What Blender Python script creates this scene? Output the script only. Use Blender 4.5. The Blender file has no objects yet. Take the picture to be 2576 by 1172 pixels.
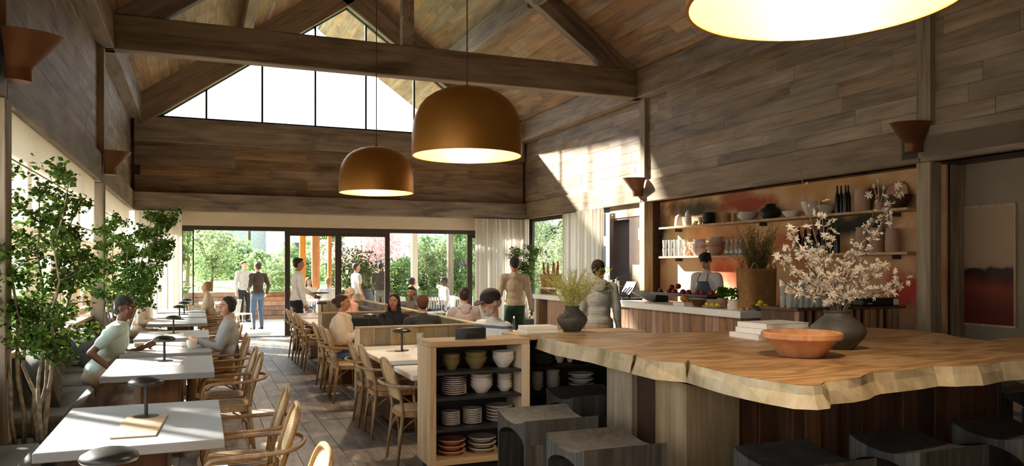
import bpy, math, random
import numpy as np
from mathutils import Vector, Matrix, noise as mnoise
random.seed(7)
sc = bpy.context.scene
COL = sc.collection
R = math.radians

# ------------------------------------------------------------------ camera, sky, sun, exposure
FPX = 1947.0
YAW = math.atan(788 / FPX)
CAM_H = 1.65
cam = bpy.data.cameras.new('camera'); camo = bpy.data.objects.new('camera', cam); COL.objects.link(camo)
camo.location = (0, 0, CAM_H); camo.rotation_euler = (R(90), 0, -YAW)
cam.sensor_fit = 'HORIZONTAL'; cam.sensor_width = 36; cam.lens = 36 * FPX / 2576
cam.shift_y = (668 - 586) / 2576; cam.clip_start = .05; cam.clip_end = 500
sc.camera = camo

w = bpy.data.worlds.new('world'); sc.world = w; w.use_nodes = True
nt = w.node_tree; bg = nt.nodes['Background']
tc = nt.nodes.new('ShaderNodeTexCoord'); sx = nt.nodes.new('ShaderNodeSeparateXYZ'); rp = nt.nodes.new('ShaderNodeValToRGB')
nt.links.new(tc.outputs['Generated'], sx.inputs[0]); nt.links.new(sx.outputs['Z'], rp.inputs[0]); nt.links.new(rp.outputs[0], bg.inputs[0])
rp.color_ramp.elements[0].position = 0.0; rp.color_ramp.elements[0].color = (.93, .96, .97, 1)
rp.color_ramp.elements[1].position = .9; rp.color_ramp.elements[1].color = (.55, .78, .95, 1)
bg.inputs[1].default_value = .9

SUN_DIR = Vector((.80, -1.0, -.65)).normalized()
sl = bpy.data.lights.new('sun', 'SUN'); so = bpy.data.objects.new('sun', sl); COL.objects.link(so)
sl.energy = 6.2; sl.angle = R(2.2); sl.color = (1.0, .93, .82)
so.rotation_euler = SUN_DIR.to_track_quat('-Z', 'Y').to_euler(); so.location = (-10, 25, 14)

sc.view_settings.view_transform = 'Standard'; sc.view_settings.look = 'None'; sc.view_settings.gamma = 1.0
sc.view_settings.use_curve_mapping = False
sc.view_settings.exposure = 2.1
cy = sc.cycles
cy.max_bounces = 9; cy.diffuse_bounces = 7; cy.glossy_bounces = 3; cy.transmission_bounces = 4; cy.transparent_max_bounces = 12
cy.sample_clamp_indirect = 10; cy.use_denoising = True; cy.caustics_reflective = False; cy.caustics_refractive = False
cy.use_adaptive_sampling = True; cy.adaptive_threshold = .03

# ------------------------------------------------------------------ colour + material helpers
def lin(r, g, b):
    f = lambda v: ((v / 255) / 12.92 if v / 255 <= .04045 else (((v / 255) + .055) / 1.055) ** 2.4)
    return (f(r), f(g), f(b), 1)

M = {}
def newmat(name):
    m = bpy.data.materials.new(name); m.use_nodes = True; M[name] = m
    return m, m.node_tree, m.node_tree.nodes['Principled BSDF']

def plain(name, rgb, rough=.6, metal=0.0, vary=.12, scale=6.0, bump=0.0, sheen=0.0, coat=0.0):
    m, t, b = newmat(name)
    c = lin(*rgb); b.inputs['Roughness'].default_value = rough; b.inputs['Metallic'].default_value = metal
    tcn = t.nodes.new('ShaderNodeTexCoord'); nz = t.nodes.new('ShaderNodeTexNoise'); nz.inputs['Scale'].default_value = scale
    nz.inputs['Detail'].default_value = 5
    t.links.new(tcn.outputs['Object'], nz.inputs['Vector'])
    r = t.nodes.new('ShaderNodeValToRGB')
    r.color_ramp.elements[0].position = .3; r.color_ramp.elements[1].position = .7
    r.color_ramp.elements[0].color = tuple(x * (1 - vary) for x in c[:3]) + (1,)
    r.color_ramp.elements[1].color = tuple(min(1, x * (1 + vary)) for x in c[:3]) + (1,)
    t.links.new(nz.outputs['Fac'], r.inputs[0]); t.links.new(r.outputs[0], b.inputs['Base Color'])
    if bump:
        bp = t.nodes.new('ShaderNodeBump'); bp.inputs['Strength'].default_value = bump; bp.inputs['Distance'].default_value = .01
        n2 = t.nodes.new('ShaderNodeTexNoise'); n2.inputs['Scale'].default_value = scale * 8
        t.links.new(tcn.outputs['Object'], n2.inputs['Vector']); t.links.new(n2.outputs['Fac'], bp.inputs['Height']); t.links.new(bp.outputs[0], b.inputs['Normal'])
    if sheen: b.inputs['Sheen Weight'].default_value = sheen
    if coat: b.inputs['Coat Weight'].default_value = coat
    return m

def wood(name, dark, mid, light, axis=0, rough=.65, gl=1.2, gx=22.0, var=.35, bump=.25, knots=True):
    """long-grained timber; axis = local grain axis; every piece gets its own tone and grain offset"""
    m, t, b = newmat(name); N = t.nodes.new; L = t.links.new
    tcn = N('ShaderNodeTexCoord'); oi = N('ShaderNodeObjectInfo')
    mul = N('ShaderNodeVectorMath'); mul.operation = 'SCALE'; cx = N('ShaderNodeCombineXYZ')
    for i in range(3): L(oi.outputs['Random'], cx.inputs[i])
    L(cx.outputs[0], mul.inputs[0]); mul.inputs['Scale'].default_value = 37.0
    add = N('ShaderNodeVectorMath'); add.operation = 'ADD'; L(tcn.outputs['Object'], add.inputs[0]); L(mul.outputs[0], add.inputs[1])
    mp = N('ShaderNodeMapping'); s = [gx] * 3; s[axis] = gl; mp.inputs['Scale'].default_value = s
    L(add.outputs[0], mp.inputs[0])
    n1 = N('ShaderNodeTexNoise'); n1.inputs['Scale'].default_value = 1.0; n1.inputs['Detail'].default_value = 6; n1.inputs['Roughness'].default_value = .62; n1.inputs['Distortion'].default_value = .6
    L(mp.outputs[0], n1.inputs['Vector'])
    mp2 = N('ShaderNodeMapping'); s2 = [gx * .18] * 3; s2[axis] = gl * .5; mp2.inputs['Scale'].default_value = s2; L(add.outputs[0], mp2.inputs[0])
    n2 = N('ShaderNodeTexNoise'); n2.inputs['Scale'].default_value = 1.0; n2.inputs['Detail'].default_value = 4; n2.inputs['Distortion'].default_value = 1.2 if knots else .3
    L(mp2.outputs[0], n2.inputs['Vector'])
    mx = N('ShaderNodeMath'); mx.operation = 'MULTIPLY_ADD'; L(n2.outputs['Fac'], mx.inputs[0]); mx.inputs[1].default_value = .55
    m2 = N('ShaderNodeMath'); m2.operation = 'MULTIPLY'; L(n1.outputs['Fac'], m2.inputs[0]); m2.inputs[1].default_value = .5; L(m2.outputs[0], mx.inputs[2])
    r = N('ShaderNodeValToRGB'); e = r.color_ramp.elements
    e[0].position = .36; e[0].color = lin(*dark); e[1].position = .70; e[1].color = lin(*light)
    k = e.new(.52); k.color = lin(*mid); L(mx.outputs[0], r.inputs[0])
    hs = N('ShaderNodeHueSaturation'); L(r.outputs[0], hs.inputs['Color'])
    mr = N('ShaderNodeMapRange'); mr.inputs['To Min'].default_value = 1 - var; mr.inputs['To Max'].default_value = 1 + var * .8
    L(oi.outputs['Random'], mr.inputs['Value']); L(mr.outputs[0], hs.inputs['Value'])
    fr = N('ShaderNodeMath'); fr.operation = 'MULTIPLY'; fr.inputs[1].default_value = 7.31; L(oi.outputs['Random'], fr.inputs[0])
    f2 = N('ShaderNodeMath'); f2.operation = 'FRACT'; L(fr.outputs[0], f2.inputs[0])
    mr2 = N('ShaderNodeMapRange'); mr2.inputs['To Min'].default_value = .8; mr2.inputs['To Max'].default_value = 1.15; L(f2.outputs[0], mr2.inputs['Value']); L(mr2.outputs[0], hs.inputs['Saturation'])
    L(hs.outputs[0], b.inputs['Base Color']); b.inputs['Roughness'].default_value = rough
    if bump:
        bp = N('ShaderNodeBump'); bp.inputs['Strength'].default_value = bump; bp.inputs['Distance'].default_value = .004
        L(n1.outputs['Fac'], bp.inputs['Height']); L(bp.outputs[0], b.inputs['Normal'])
    return m

def glassy(name, tint=(1, 1, 1), rough=0.0, refl=.12):
    m, t, b = newmat(name); out = t.nodes['Material Output']; t.nodes.remove(b)
    tr = t.nodes.new('ShaderNodeBsdfTransparent'); tr.inputs[0].default_value = (*tint, 1)
    gl = t.nodes.new('ShaderNodeBsdfGlossy'); gl.inputs['Roughness'].default_value = rough
    lw = t.nodes.new('ShaderNodeLayerWeight'); lw.inputs[0].default_value = .5; pw = t.nodes.new('ShaderNodeMath'); pw.operation = 'POWER'; pw.inputs[1].default_value = 5.0; t.links.new(lw.outputs['Facing'], pw.inputs[0]); ma = t.nodes.new('ShaderNodeMath'); ma.operation = 'MULTIPLY_ADD'; ma.inputs[1].default_value = .7; ma.inputs[2].default_value = refl * .25; t.links.new(pw.outputs[0], ma.inputs[0])
    mx = t.nodes.new('ShaderNodeMixShader'); t.links.new(ma.outputs[0], mx.inputs[0]); t.links.new(tr.outputs[0], mx.inputs[1]); t.links.new(gl.outputs[0], mx.inputs[2])
    if name == 'glassware':
        df = t.nodes.new('ShaderNodeBsdfDiffuse'); df.inputs[0].default_value = (.8, .82, .8, 1); m3 = t.nodes.new('ShaderNodeMixShader'); m3.inputs[0].default_value = .22; t.links.new(mx.outputs[0], m3.inputs[1]); t.links.new(df.outputs[0], m3.inputs[2]); mx = m3
    t.links.new(mx.outputs[0], out.inputs[0]); return m

def leafmat(name, c1, c2, trans=.35):
    m, t, b = newmat(name); out = t.nodes['Material Output']; t.nodes.remove(b); N = t.nodes.new; L = t.links.new
    g = N('ShaderNodeNewGeometry'); r = N('ShaderNodeValToRGB'); r.color_ramp.elements[0].color = lin(*c1); r.color_ramp.elements[1].color = lin(*c2)
    L(g.outputs['Random Per Island'], r.inputs[0])
    d = N('ShaderNodeBsdfDiffuse'); tl = N('ShaderNodeBsdfTranslucent'); L(r.outputs[0], d.inputs[0]); L(r.outputs[0], tl.inputs[0])
    mx = N('ShaderNodeMixShader'); mx.inputs[0].default_value = trans; L(d.outputs[0], mx.inputs[1]); L(tl.outputs[0], mx.inputs[2]); L(mx.outputs[0], out.inputs[0]); return m

def cloth_trans(name, rgb, trans=.5, wave=None):
    m, t, b = newmat(name); out = t.nodes['Material Output']; t.nodes.remove(b); N = t.nodes.new; L = t.links.new
    tcn = N('ShaderNodeTexCoord'); nz = N('ShaderNodeTexNoise'); nz.inputs['Scale'].default_value = 30; L(tcn.outputs['Object'], nz.inputs['Vector'])
    c = lin(*rgb); r = N('ShaderNodeValToRGB'); r.color_ramp.elements[0].color = tuple(x * .85 for x in c[:3]) + (1,); r.color_ramp.elements[1].color = tuple(min(1, x * 1.08) for x in c[:3]) + (1,)
    L(nz.outputs['Fac'], r.inputs[0])
    d = N('ShaderNodeBsdfDiffuse'); tl = N('ShaderNodeBsdfTranslucent'); L(r.outputs[0], d.inputs[0]); L(r.outputs[0], tl.inputs[0])
    mx = N('ShaderNodeMixShader'); mx.inputs[0].default_value = trans; L(d.outputs[0], mx.inputs[1]); L(tl.outputs[0], mx.inputs[2]); L(mx.outputs[0], out.inputs[0]); return m

# timber tones
wood('w_wall', (106, 88, 70), (150, 130, 108), (178, 158, 136), 0, gx=14, var=.2)
wood('w_wallgrey', (90, 78, 64), (138, 122, 102), (168, 152, 130), 0, gx=14, var=.2)
wood('w_back', (84, 64, 46), (130, 104, 80), (158, 132, 104), 0, gx=14, var=.22)
wood('w_ceil', (112, 84, 60), (158, 126, 96), (184, 152, 120), 0, gx=14, var=.2)
wood('w_beam', (84, 70, 56), (136, 118, 98), (168, 150, 128), 0, gl=1.0, gx=12, var=.1, bump=.5)
wood('w_post', (104, 88, 66), (152, 132, 104), (184, 164, 136), 2, gl=1.0, gx=20, var=.1)
wood('w_floor', (84, 72, 62), (136, 122, 108), (176, 164, 150), 0, rough=.5, gl=2.0, gx=12, var=.22)
wood('w_oak', (156, 130, 98), (194, 168, 132), (216, 194, 162), 2, gl=1.2, gx=24, var=.1)
wood('w_oakx', (148, 118, 84), (186, 156, 118), (208, 182, 146), 0, gl=1.2, gx=24, var=.1)
wood('w_panel', (100, 84, 58), (136, 118, 88), (164, 146, 114), 2, gl=1.4, gx=14, var=.3)
wood('w_base', (60, 38, 22), (100, 66, 40), (128, 90, 58), 2, gl=1.2, gx=20, var=.35)
wood('w_bar', (120, 88, 64), (158, 122, 94), (184, 150, 120), 2, gl=1.6, gx=18, var=.3)
wood('w_chair', (122, 88, 52), (164, 126, 80), (190, 154, 106), 2, rough=.4, gl=3, gx=40, var=.1, bump=.05)
wood('w_chairdark', (84, 50, 26), (120, 76, 42), (146, 98, 60), 2, rough=.4, gl=3, gx=40, var=.15, bump=.05)
wood('w_stool', (36, 35, 33), (62, 60, 56), (92, 90, 84), 2, rough=.55, gl=2, gx=40, var=.1, bump=.5)
wood('w_orange', (168, 96, 30), (200, 126, 46), (220, 150, 70), 2, gl=1.2, gx=20, var=.1)
plain('plaster', (152, 138, 120), .9, vary=.1, scale=2, bump=.15)
plain('cream', (212, 198, 172), .8, vary=.05, scale=3)
plain('frame', (62, 52, 44), .5, vary=.08)
plain('frameblack', (24, 24, 24), .5)
plain('marble', (250, 249, 246), .28, vary=.06, scale=3)
plain('tabletop', (158, 158, 157), .45, vary=.12, scale=2.5, bump=.03)
plain('tabledge', (120, 116, 108), .5)
plain('darkwalnut', (62, 40, 26), .5, vary=.3, scale=8)
plain('shelfdark', (40, 38, 36), .5)
plain('lampmetal', (66, 64, 60), .38, metal=.6)
plain('copper', (116, 76, 48), .5, metal=.6)
plain('brasslit', (190, 136, 66), .42, metal=.75, vary=.08, scale=2)
plain('cord', (96, 76, 60), .7)
plain('fabricdark', (62, 56, 46), .9, bump=.3, sheen=.2)
plain('fabricbrown', (78, 70, 58), .9, bump=.3, sheen=.2)
plain('fabricgreen', (46, 52, 42), .9, bump=.3, sheen=.2)
plain('steel', (170, 170, 168), .3, metal=.9)
plain('white', (235, 230, 222), .5, vary=.03)
plain('paper', (240, 236, 226), .8, vary=.03)
plain('ceramic', (214, 206, 196), .25, vary=.08)
plain('ceramic2', (190, 176, 160), .3, vary=.1)
plain('olive', (120, 104, 66), .35, vary=.15)
plain('stoneblack', (34, 36, 34), .5)
plain('darkclay', (70, 66, 58), .55, vary=.25, bump=.2, scale=10)
plain('terracotta', (196, 122, 62), .35, vary=.1)
plain('rust', (186, 134, 104), .45, vary=.2)
plain('wicker', (178, 134, 84), .8, vary=.3, scale=30, bump=.6)
plain('pave', (196, 186, 170), .8, vary=.08, scale=2)
plain('grass', (150, 176, 100), .95, vary=.35, scale=4, bump=.5)
plain('building', (214, 214, 218), .8, vary=.03)
plain('buildgrey', (150, 154, 160), .8)
plain('winglass', (60, 68, 76), .15)
plain('bark', (104, 88, 72), .85, vary=.4, scale=14, bump=.5)
plain('birchbark', (150, 136, 112), .8, vary=.45, scale=20, bump=.4)
plain('soil', (50, 38, 28), .95)
plain('pink', (206, 188, 180), .6)
plain('pinkclay', (178, 142, 118), .6)
plain('red', (140, 28, 34), .3, vary=.25, scale=10)
plain('yellow', (222, 196, 40), .35, vary=.1)
plain('blackplastic', (20, 20, 20), .35)
plain('greenglass', (24, 40, 26), .12)
plain('screen', (150, 148, 136), .3)
plain('eye', (18, 12, 10), .2); plain('eyewhite', (225, 218, 210), .3); plain('lips', (150, 84, 72), .5)
glassy('glass'); glassy('glassware', (.93, .95, .95), .02, .3)
leafmat('leaf', (52, 78, 34), (110, 140, 62)); leafmat('leaf2', (60, 92, 44), (120, 156, 76))
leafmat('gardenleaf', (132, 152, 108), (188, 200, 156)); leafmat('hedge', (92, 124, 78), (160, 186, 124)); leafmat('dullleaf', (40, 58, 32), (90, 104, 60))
leafmat('blossom', (226, 180, 184), (246, 222, 220), .4); leafmat('petal', (214, 200, 180), (246, 238, 224), .3)
leafmat('fern', (104, 100, 48), (170, 156, 92)); leafmat('herb', (44, 90, 36), (96, 150, 60)); leafmat('dill', (182, 184, 96), (226, 226, 156))
cloth_trans('shade', (242, 236, 222), .6); cloth_trans('curtain', (226, 218, 204), .45)

# lamp inside: glowing lining
def glow(name, rgb, st):
    m, t, b = newmat(name); b.inputs['Base Color'].default_value = lin(*rgb); b.inputs['Emission Color'].default_value = lin(*rgb); b.inputs['Emission Strength'].default_value = st; return m
glow('lining', (158, 130, 78), .04); glow('bulb', (255, 226, 160), 4)

def ringwood(name, dark, mid, light):
    m, t, b = newmat(name); N = t.nodes.new; L = t.links.new; tcn = N('ShaderNodeTexCoord')
    mp = N('ShaderNodeMapping'); mp.inputs['Rotation'].default_value = (0, 0, R(-38)); mp.inputs['Scale'].default_value = (.55, 1.9, 1); L(tcn.outputs['Object'], mp.inputs[0])
    nz = N('ShaderNodeTexNoise'); nz.inputs['Scale'].default_value = 1.3; nz.inputs['Detail'].default_value = 3; L(mp.outputs[0], nz.inputs['Vector'])
    mm = N('ShaderNodeMath'); mm.operation = 'MULTIPLY'; mm.inputs[1].default_value = 17.0; L(nz.outputs['Fac'], mm.inputs[0]); fr = N('ShaderNodeMath'); fr.operation = 'PINGPONG'; fr.inputs[1].default_value = 1.0; L(mm.outputs[0], fr.inputs[0])
    mp2 = N('ShaderNodeMapping'); mp2.inputs['Rotation'].default_value = (0, 0, R(-38)); mp2.inputs['Scale'].default_value = (1.5, 24, 1); L(tcn.outputs['Object'], mp2.inputs[0])
    n2 = N('ShaderNodeTexNoise'); n2.inputs['Scale'].default_value = 1; n2.inputs['Detail'].default_value = 6; L(mp2.outputs[0], n2.inputs['Vector'])
    a = N('ShaderNodeMath'); a.operation = 'MULTIPLY_ADD'; a.inputs[1].default_value = .42; L(fr.outputs[0], a.inputs[0]); c = N('ShaderNodeMath'); c.operation = 'MULTIPLY'; c.inputs[1].default_value = .56; L(n2.outputs['Fac'], c.inputs[0]); L(c.outputs[0], a.inputs[2])
    r = N('ShaderNodeValToRGB'); e = r.color_ramp.elements; e[0].position = .26; e[0].color = lin(*dark); e[1].position = .76; e[1].color = lin(*light); k = e.new(.5); k.color = lin(*mid); L(a.outputs[0], r.inputs[0]); L(r.outputs[0], b.inputs['Base Color']); b.inputs['Roughness'].default_value = .42
    bp = N('ShaderNodeBump'); bp.inputs['Strength'].default_value = .15; bp.inputs['Distance'].default_value = .004; L(n2.outputs['Fac'], bp.inputs['Height']); L(bp.outputs[0], b.inputs['Normal']); return m

# ------------------------------------------------------------------ mesh builder
class MB:
    def __init__(s): s.v = []; s.f = []
    def add(s, vs, fs):
        o = len(s.v); s.v += [tuple(p) for p in vs]; s.f += [tuple(i + o for i in f) for f in fs]; return s
    def box(s, x0, x1, y0, y1, z0, z1, b=0.0):
        if b <= 0:
            vs = [(x, y, z) for x in (x0, x1) for y in (y0, y1) for z in (z0, z1)]
            return s.add(vs, [(0, 1, 3, 2), (4, 6, 7, 5), (0, 4, 5, 1), (2, 3, 7, 6), (0, 2, 6, 4), (1, 5, 7, 3)])
        b = min(b, abs(x1 - x0) * .45, abs(y1 - y0) * .45, abs(z1 - z0) * .45)
        idx = {}; vs = []
        X = (x0, x1); Y = (y0, y1); Z = (z0, z1); sg = (1, -1)
        for i in (0, 1):
            for j in (0, 1):
                for k in (0, 1):
                    for a in range(3):
                        p = [X[i] + sg[i] * b, Y[j] + sg[j] * b, Z[k] + sg[k] * b]
                        p[a] = (X[i], Y[j], Z[k])[a]
                        idx[(i, j, k, a)] = len(vs); vs.append(p)
        g = lambda i, j, k, a: idx[(i, j, k, a)]
        fs = []
        for i in (0, 1):
            q = [g(i, 0, 0, 0), g(i, 1, 0, 0), g(i, 1, 1, 0), g(i, 0, 1, 0)]; fs.append(q if i else q[::-1])
            q = [g(0, i, 0, 1), g(0, i, 1, 1), g(1, i, 1, 1), g(1, i, 0, 1)]; fs.append(q if i else q[::-1])
            q = [g(0, 0, i, 2), g(1, 0, i, 2), g(1, 1, i, 2), g(0, 1, i, 2)]; fs.append(q if i else q[::-1])
        for i in (0, 1):
            for j in (0, 1):
                fl = (i + j) % 2
                q = [g(i, j, 0, 0), g(i, j, 0, 1), g(i, j, 1, 1), g(i, j, 1, 0)]; fs.append(q[::-1] if fl else q)
                q = [g(i, 0, j, 0), g(i, 1, j, 0), g(i, 1, j, 2), g(i, 0, j, 2)]; fs.append(q if not fl else q[::-1])
                q = [g(0, i, j, 1), g(0, i, j, 2), g(1, i, j, 2), g(1, i, j, 1)]; fs.append(q[::-1] if fl else q)
        for i in (0, 1):
            for j in (0, 1):
                for k in (0, 1):
                    q = [g(i, j, k, 0), g(i, j, k, 1), g(i, j, k, 2)]; fs.append(q if (i + j + k) % 2 else q[::-1])
        return s.add(vs, fs)
    def obox(s, c, ux, uy, uz, hx, hy, hz, b=0):
        t = MB().box(-hx, hx, -hy, hy, -hz, hz, b); ux, uy, uz, c = map(Vector, (ux, uy, uz, c))
        return s.add([c + ux * p[0] + uy * p[1] + uz * p[2] for p in t.v], t.f)
    def tube(s, pts, rad, n=8, cap=True, flat=1.0):
        pts = [Vector(p) for p in pts]; rad = rad if hasattr(rad, '__len__') else [rad] * len(pts)
        o = len(s.v); up = None
        for i, p in enumerate(pts):
            d = (pts[min(i + 1, len(pts) - 1)] - pts[max(i - 1, 0)]).normalized()
            if up is None:
                up = d.cross(Vector((0, 0, 1)) if abs(d.z) < .9 else Vector((1, 0, 0))).normalized()
            else:
                up = (up - d * up.dot(d)).normalized()
            sd = d.cross(up)
            for k in range(n):
                a = 2 * math.pi * k / n
                s.v.append(tuple(p + up * math.cos(a) * rad[i] + sd * math.sin(a) * rad[i] * flat))
        for i in range(len(pts) - 1):
            for k in range(n):
                a = o + i * n + k; b = o + i * n + (k + 1) % n; s.f.append((a, b, b + n, a + n))
        if cap:
            s.f.append(tuple(o + k for k in range(n))[::-1]); s.f.append(tuple(o + (len(pts) - 1) * n + k for k in range(n)))
        return s
    def lathe(s, prof, c=(0, 0, 0), n=32, sx=1, sy=1, a0=0, a1=2 * math.pi):
        full = abs(a1 - a0 - 2 * math.pi) < 1e-6; m = n if full else n + 1
        o = len(s.v)
        for r, z in prof:
            for k in range(m):
                a = a0 + (a1 - a0) * k / n; s.v.append((c[0] + r * math.cos(a) * sx, c[1] + r * math.sin(a) * sy, c[2] + z))
        for i in range(len(prof) - 1):
            for k in range(n):
                a = o + i * m + k; b = o + i * m + (k + 1) % m; s.f.append((a, b, b + m, a + m))
        return s
    def ell(s, c, r, n=12, m=8, rot=None):
        o = len(s.v); c = Vector(c); vs = []; r = r if hasattr(r, '__len__') else (r, r, r)
        vs.append(Vector((0, 0, -r[2])))
        for i in range(1, m):
            t = math.pi * i / m
            for k in range(n):
                a = 2 * math.pi * k / n; vs.append(Vector((r[0] * math.sin(t) * math.cos(a), r[1] * math.sin(t) * math.sin(a), -r[2] * math.cos(t))))
        vs.append(Vector((0, 0, r[2])))
        if rot is not None: vs = [rot @ v for v in vs]
        s.v += [tuple(v + c) for v in vs]
        for k in range(n):
            s.f.append((o, o + 1 + (k + 1) % n, o + 1 + k))
            l = o + 1 + (m - 2) * n; s.f.append((o + 1 + (m - 1) * n, l + k, l + (k + 1) % n))
        for i in range(m - 2):
            for k in range(n):
                a = o + 1 + i * n + k; b = o + 1 + i * n + (k + 1) % n; s.f.append((a, b, b + n, a + n))
        return s
    def prism(s, poly, z0, z1, plane='xy'):
        n = len(poly); f = {'xy': lambda a, b, c: (a, b, c), 'yz': lambda a, b, c: (c, a, b), 'xz': lambda a, b, c: (a, c, b)}[plane]
        vs = [f(p[0], p[1], z0) for p in poly] + [f(p[0], p[1], z1) for p in poly]
        fs = [tuple(range(n))[::-1], tuple(range(n, 2 * n))] + [(i, (i + 1) % n, (i + 1) % n + n, i + n) for i in range(n)]
        return s.add(vs, fs)
    def xf(s, mat):
        s.v = [tuple(mat @ Vector(p)) for p in s.v]; return s
    def mesh(s, name, mat, smooth=False, fix=True):
        me = bpy.data.meshes.new(name); me.from_pydata(s.v, [], s.f)
        if mat: me.materials.append(M[mat] if isinstance(mat, str) else mat)
        if fix and len(s.f) < 60000:
            import bmesh
            b = bmesh.new(); b.from_mesh(me); bmesh.ops.recalc_face_normals(b, faces=b.faces); b.to_mesh(me); b.free()
        if smooth:
            me.polygons.foreach_set('use_smooth', [True] * len(me.polygons))
            if smooth is not True: me.set_sharp_from_angle(angle=R(smooth))
        me.update(); return me
    def build(s, name, mat, parent=None, smooth=False, loc=None, rot=None, fix=True):
        return link(name, s.mesh(name, mat, smooth, fix), parent, loc, rot)

def link(name, me, parent=None, loc=None, rot=None):
    o = bpy.data.objects.new(name, me); COL.objects.link(o)
    if parent is not None: o.parent = parent
    if loc is not None: o.location = loc
    if rot is not None: o.rotation_euler = rot
    return o
def tag(o, label=None, cat=None, group=None, kind=None):
    if label: o['label'] = label
    if cat: o['category'] = cat
    if group: o['group'] = group
    if kind: o['kind'] = kind
    return o
def thing(name, label, cat, loc=(0, 0, 0), rz=0, group=None):
    return tag(link(name, None, None, loc, (0, 0, rz)), label, cat, group)
def struct(o): o['kind'] = 'structure'; return o
def copy_tree(o, loc=None, rz=None, label=None, group=None, parent=None, scale=None):
    c = o.copy(); COL.objects.link(c)
    if parent is not None: c.parent = parent
    if loc is not None: c.location = loc
    if rz is not None: c.rotation_euler = (0, 0, rz)
    if scale is not None: c.scale = scale if hasattr(scale, '__len__') else (scale,) * 3
    if label: c['label'] = label
    if group: c['group'] = group
    for ch in list(o.children): copy_tree(ch, parent=c)
    return c
ORD = ['first', 'second', 'third', 'fourth', 'fifth', 'sixth', 'seventh', 'eighth', 'ninth', 'tenth', 'eleventh', 'twelfth', 'thirteenth', 'fourteenth', 'fifteenth', 'sixteenth', 'seventeenth', 'eighteenth', 'nineteenth', 'twentieth']
def arc(p0, p1, h, n=8):
    p0, p1, h = map(Vector, (p0, p1, h)); return [p0.lerp(p1, i / n) + h * 4 * (i / n) * (1 - i / n) for i in range(n + 1)]
def bez(ps, n=10):
    ps = [Vector(p) for p in ps]; out = []
    P = [ps[0]] + ps + [ps[-1]]
    for i in range(1, len(P) - 2):
        a, b, c, d = P[i - 1:i + 3]
        for k in range(n):
            t = k / n
            out.append(.5 * ((2 * b) + (c - a) * t + (2 * a - 5 * b + 4 * c - d) * t * t + (3 * b - a - 3 * c + d) * t ** 3))
    out.append(ps[-1]); return out
# ================================================================== STRUCTURE
XL, XR, YB, YF = -1.30, 7.87, 18.70, -3.2
ZB0, ZB1, ZT0, ZT1 = 2.86, 3.28, 4.84, 5.36
XM = (XL + XR) / 2; SL = .707
roofz = lambda x: 5.30 + SL * (min(x, 2 * XM - x) - XL)
YT = [.45, 6.65, 12.85]

def orient(o, c, u, v, n):
    u, v, n = Vector(u).normalized(), Vector(v).normalized(), Vector(n).normalized()
    m = Matrix((u, v, n)).transposed().to_4x4(); m.translation = Vector(c); o.matrix_world = m; return o
_pc = {}
def piece(L, Wd, T, mat, b=.003):
    k = (round(L, 2), round(Wd, 3), round(T, 3), mat)
    if k not in _pc: _pc[k] = MB().box(-L / 2, L / 2, -Wd / 2, Wd / 2, 0, T, b).mesh('plank', mat, fix=False)
    return _pc[k]
def planks(parent, O, u, v, n, U, V, wd, lmin, lmax, mat, T=.02, gap=.002, skip=None, limit=300, seed=0, name='plank'):
    rnd = random.Random(seed); O, u, v, n = Vector(O), Vector(u).normalized(), Vector(v).normalized(), Vector(n).normalized()
    rows = max(1, round(V / wd)); wd = V / rows; cnt = 0; rest = MB()
    for r in range(rows):
        x = -rnd.uniform(0, lmax * .8)
        while x < U - 1e-6:
            l = round(rnd.uniform(lmin, lmax), 1); a, b = max(0, x), min(U, x + l); x += l
            if U - b < .25: b = U; x = U
            if b - a < .12: continue
            cu, cv = (a + b) / 2, (r + .5) * wd
            if skip and skip(a, b, cv): continue
            c = O + u * cu + v * cv; t = T + rnd.uniform(-.0015, .0015)
            if cnt < limit:
                o = link(name, piece(b - a - gap, wd - gap, T, mat), parent); orient(o, c + n * (t - T), u, v, n)
            else: rest.obox(c + n * t / 2, u, v, n, (b - a - gap) / 2, (wd - gap) / 2, t / 2)
            cnt += 1
    if rest.v: tag(rest.build('plank_remainder', mat, parent, fix=False), kind='stuff')
    return cnt
def beam(name, p0, p1, wd, dp, mat='w_beam', up=(0, 0, 1), parent=None, b=.012, label=None):
    p0, p1 = Vector(p0), Vector(p1); u = (p1 - p0).normalized(); L = (p1 - p0).length
    upv = Vector(up); v = upv.cross(u).normalized(); n = u.cross(v)
    o = MB().box(-L / 2, L / 2, -wd / 2, wd / 2, -dp / 2, dp / 2, b).build(name, mat, parent, fix=False)
    orient(o, (p0 + p1) / 2, u, v, n)
    if parent is None: struct(o)
    return o

# ---- floor
fl = struct(MB().box(-1.8, 9.2, YF, YB + .1, -.2, -.02).build('floor', 'darkwalnut'))
planks(fl, (XL, 2.2, -.02), (0, 1, 0), (1, 0, 0), (0, 0, 1), YB - 2.2, 3.1 - XL, .19, 1.2, 2.6, 'w_floor', .02, seed=3)
planks(fl, (3.1, 2.2, -.02), (0, 1, 0), (1, 0, 0), (0, 0, 1), YB - 2.2, 8.3 - 3.1, .19, 1.2, 2.6, 'w_floor', .02, limit=0, seed=4)

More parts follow.
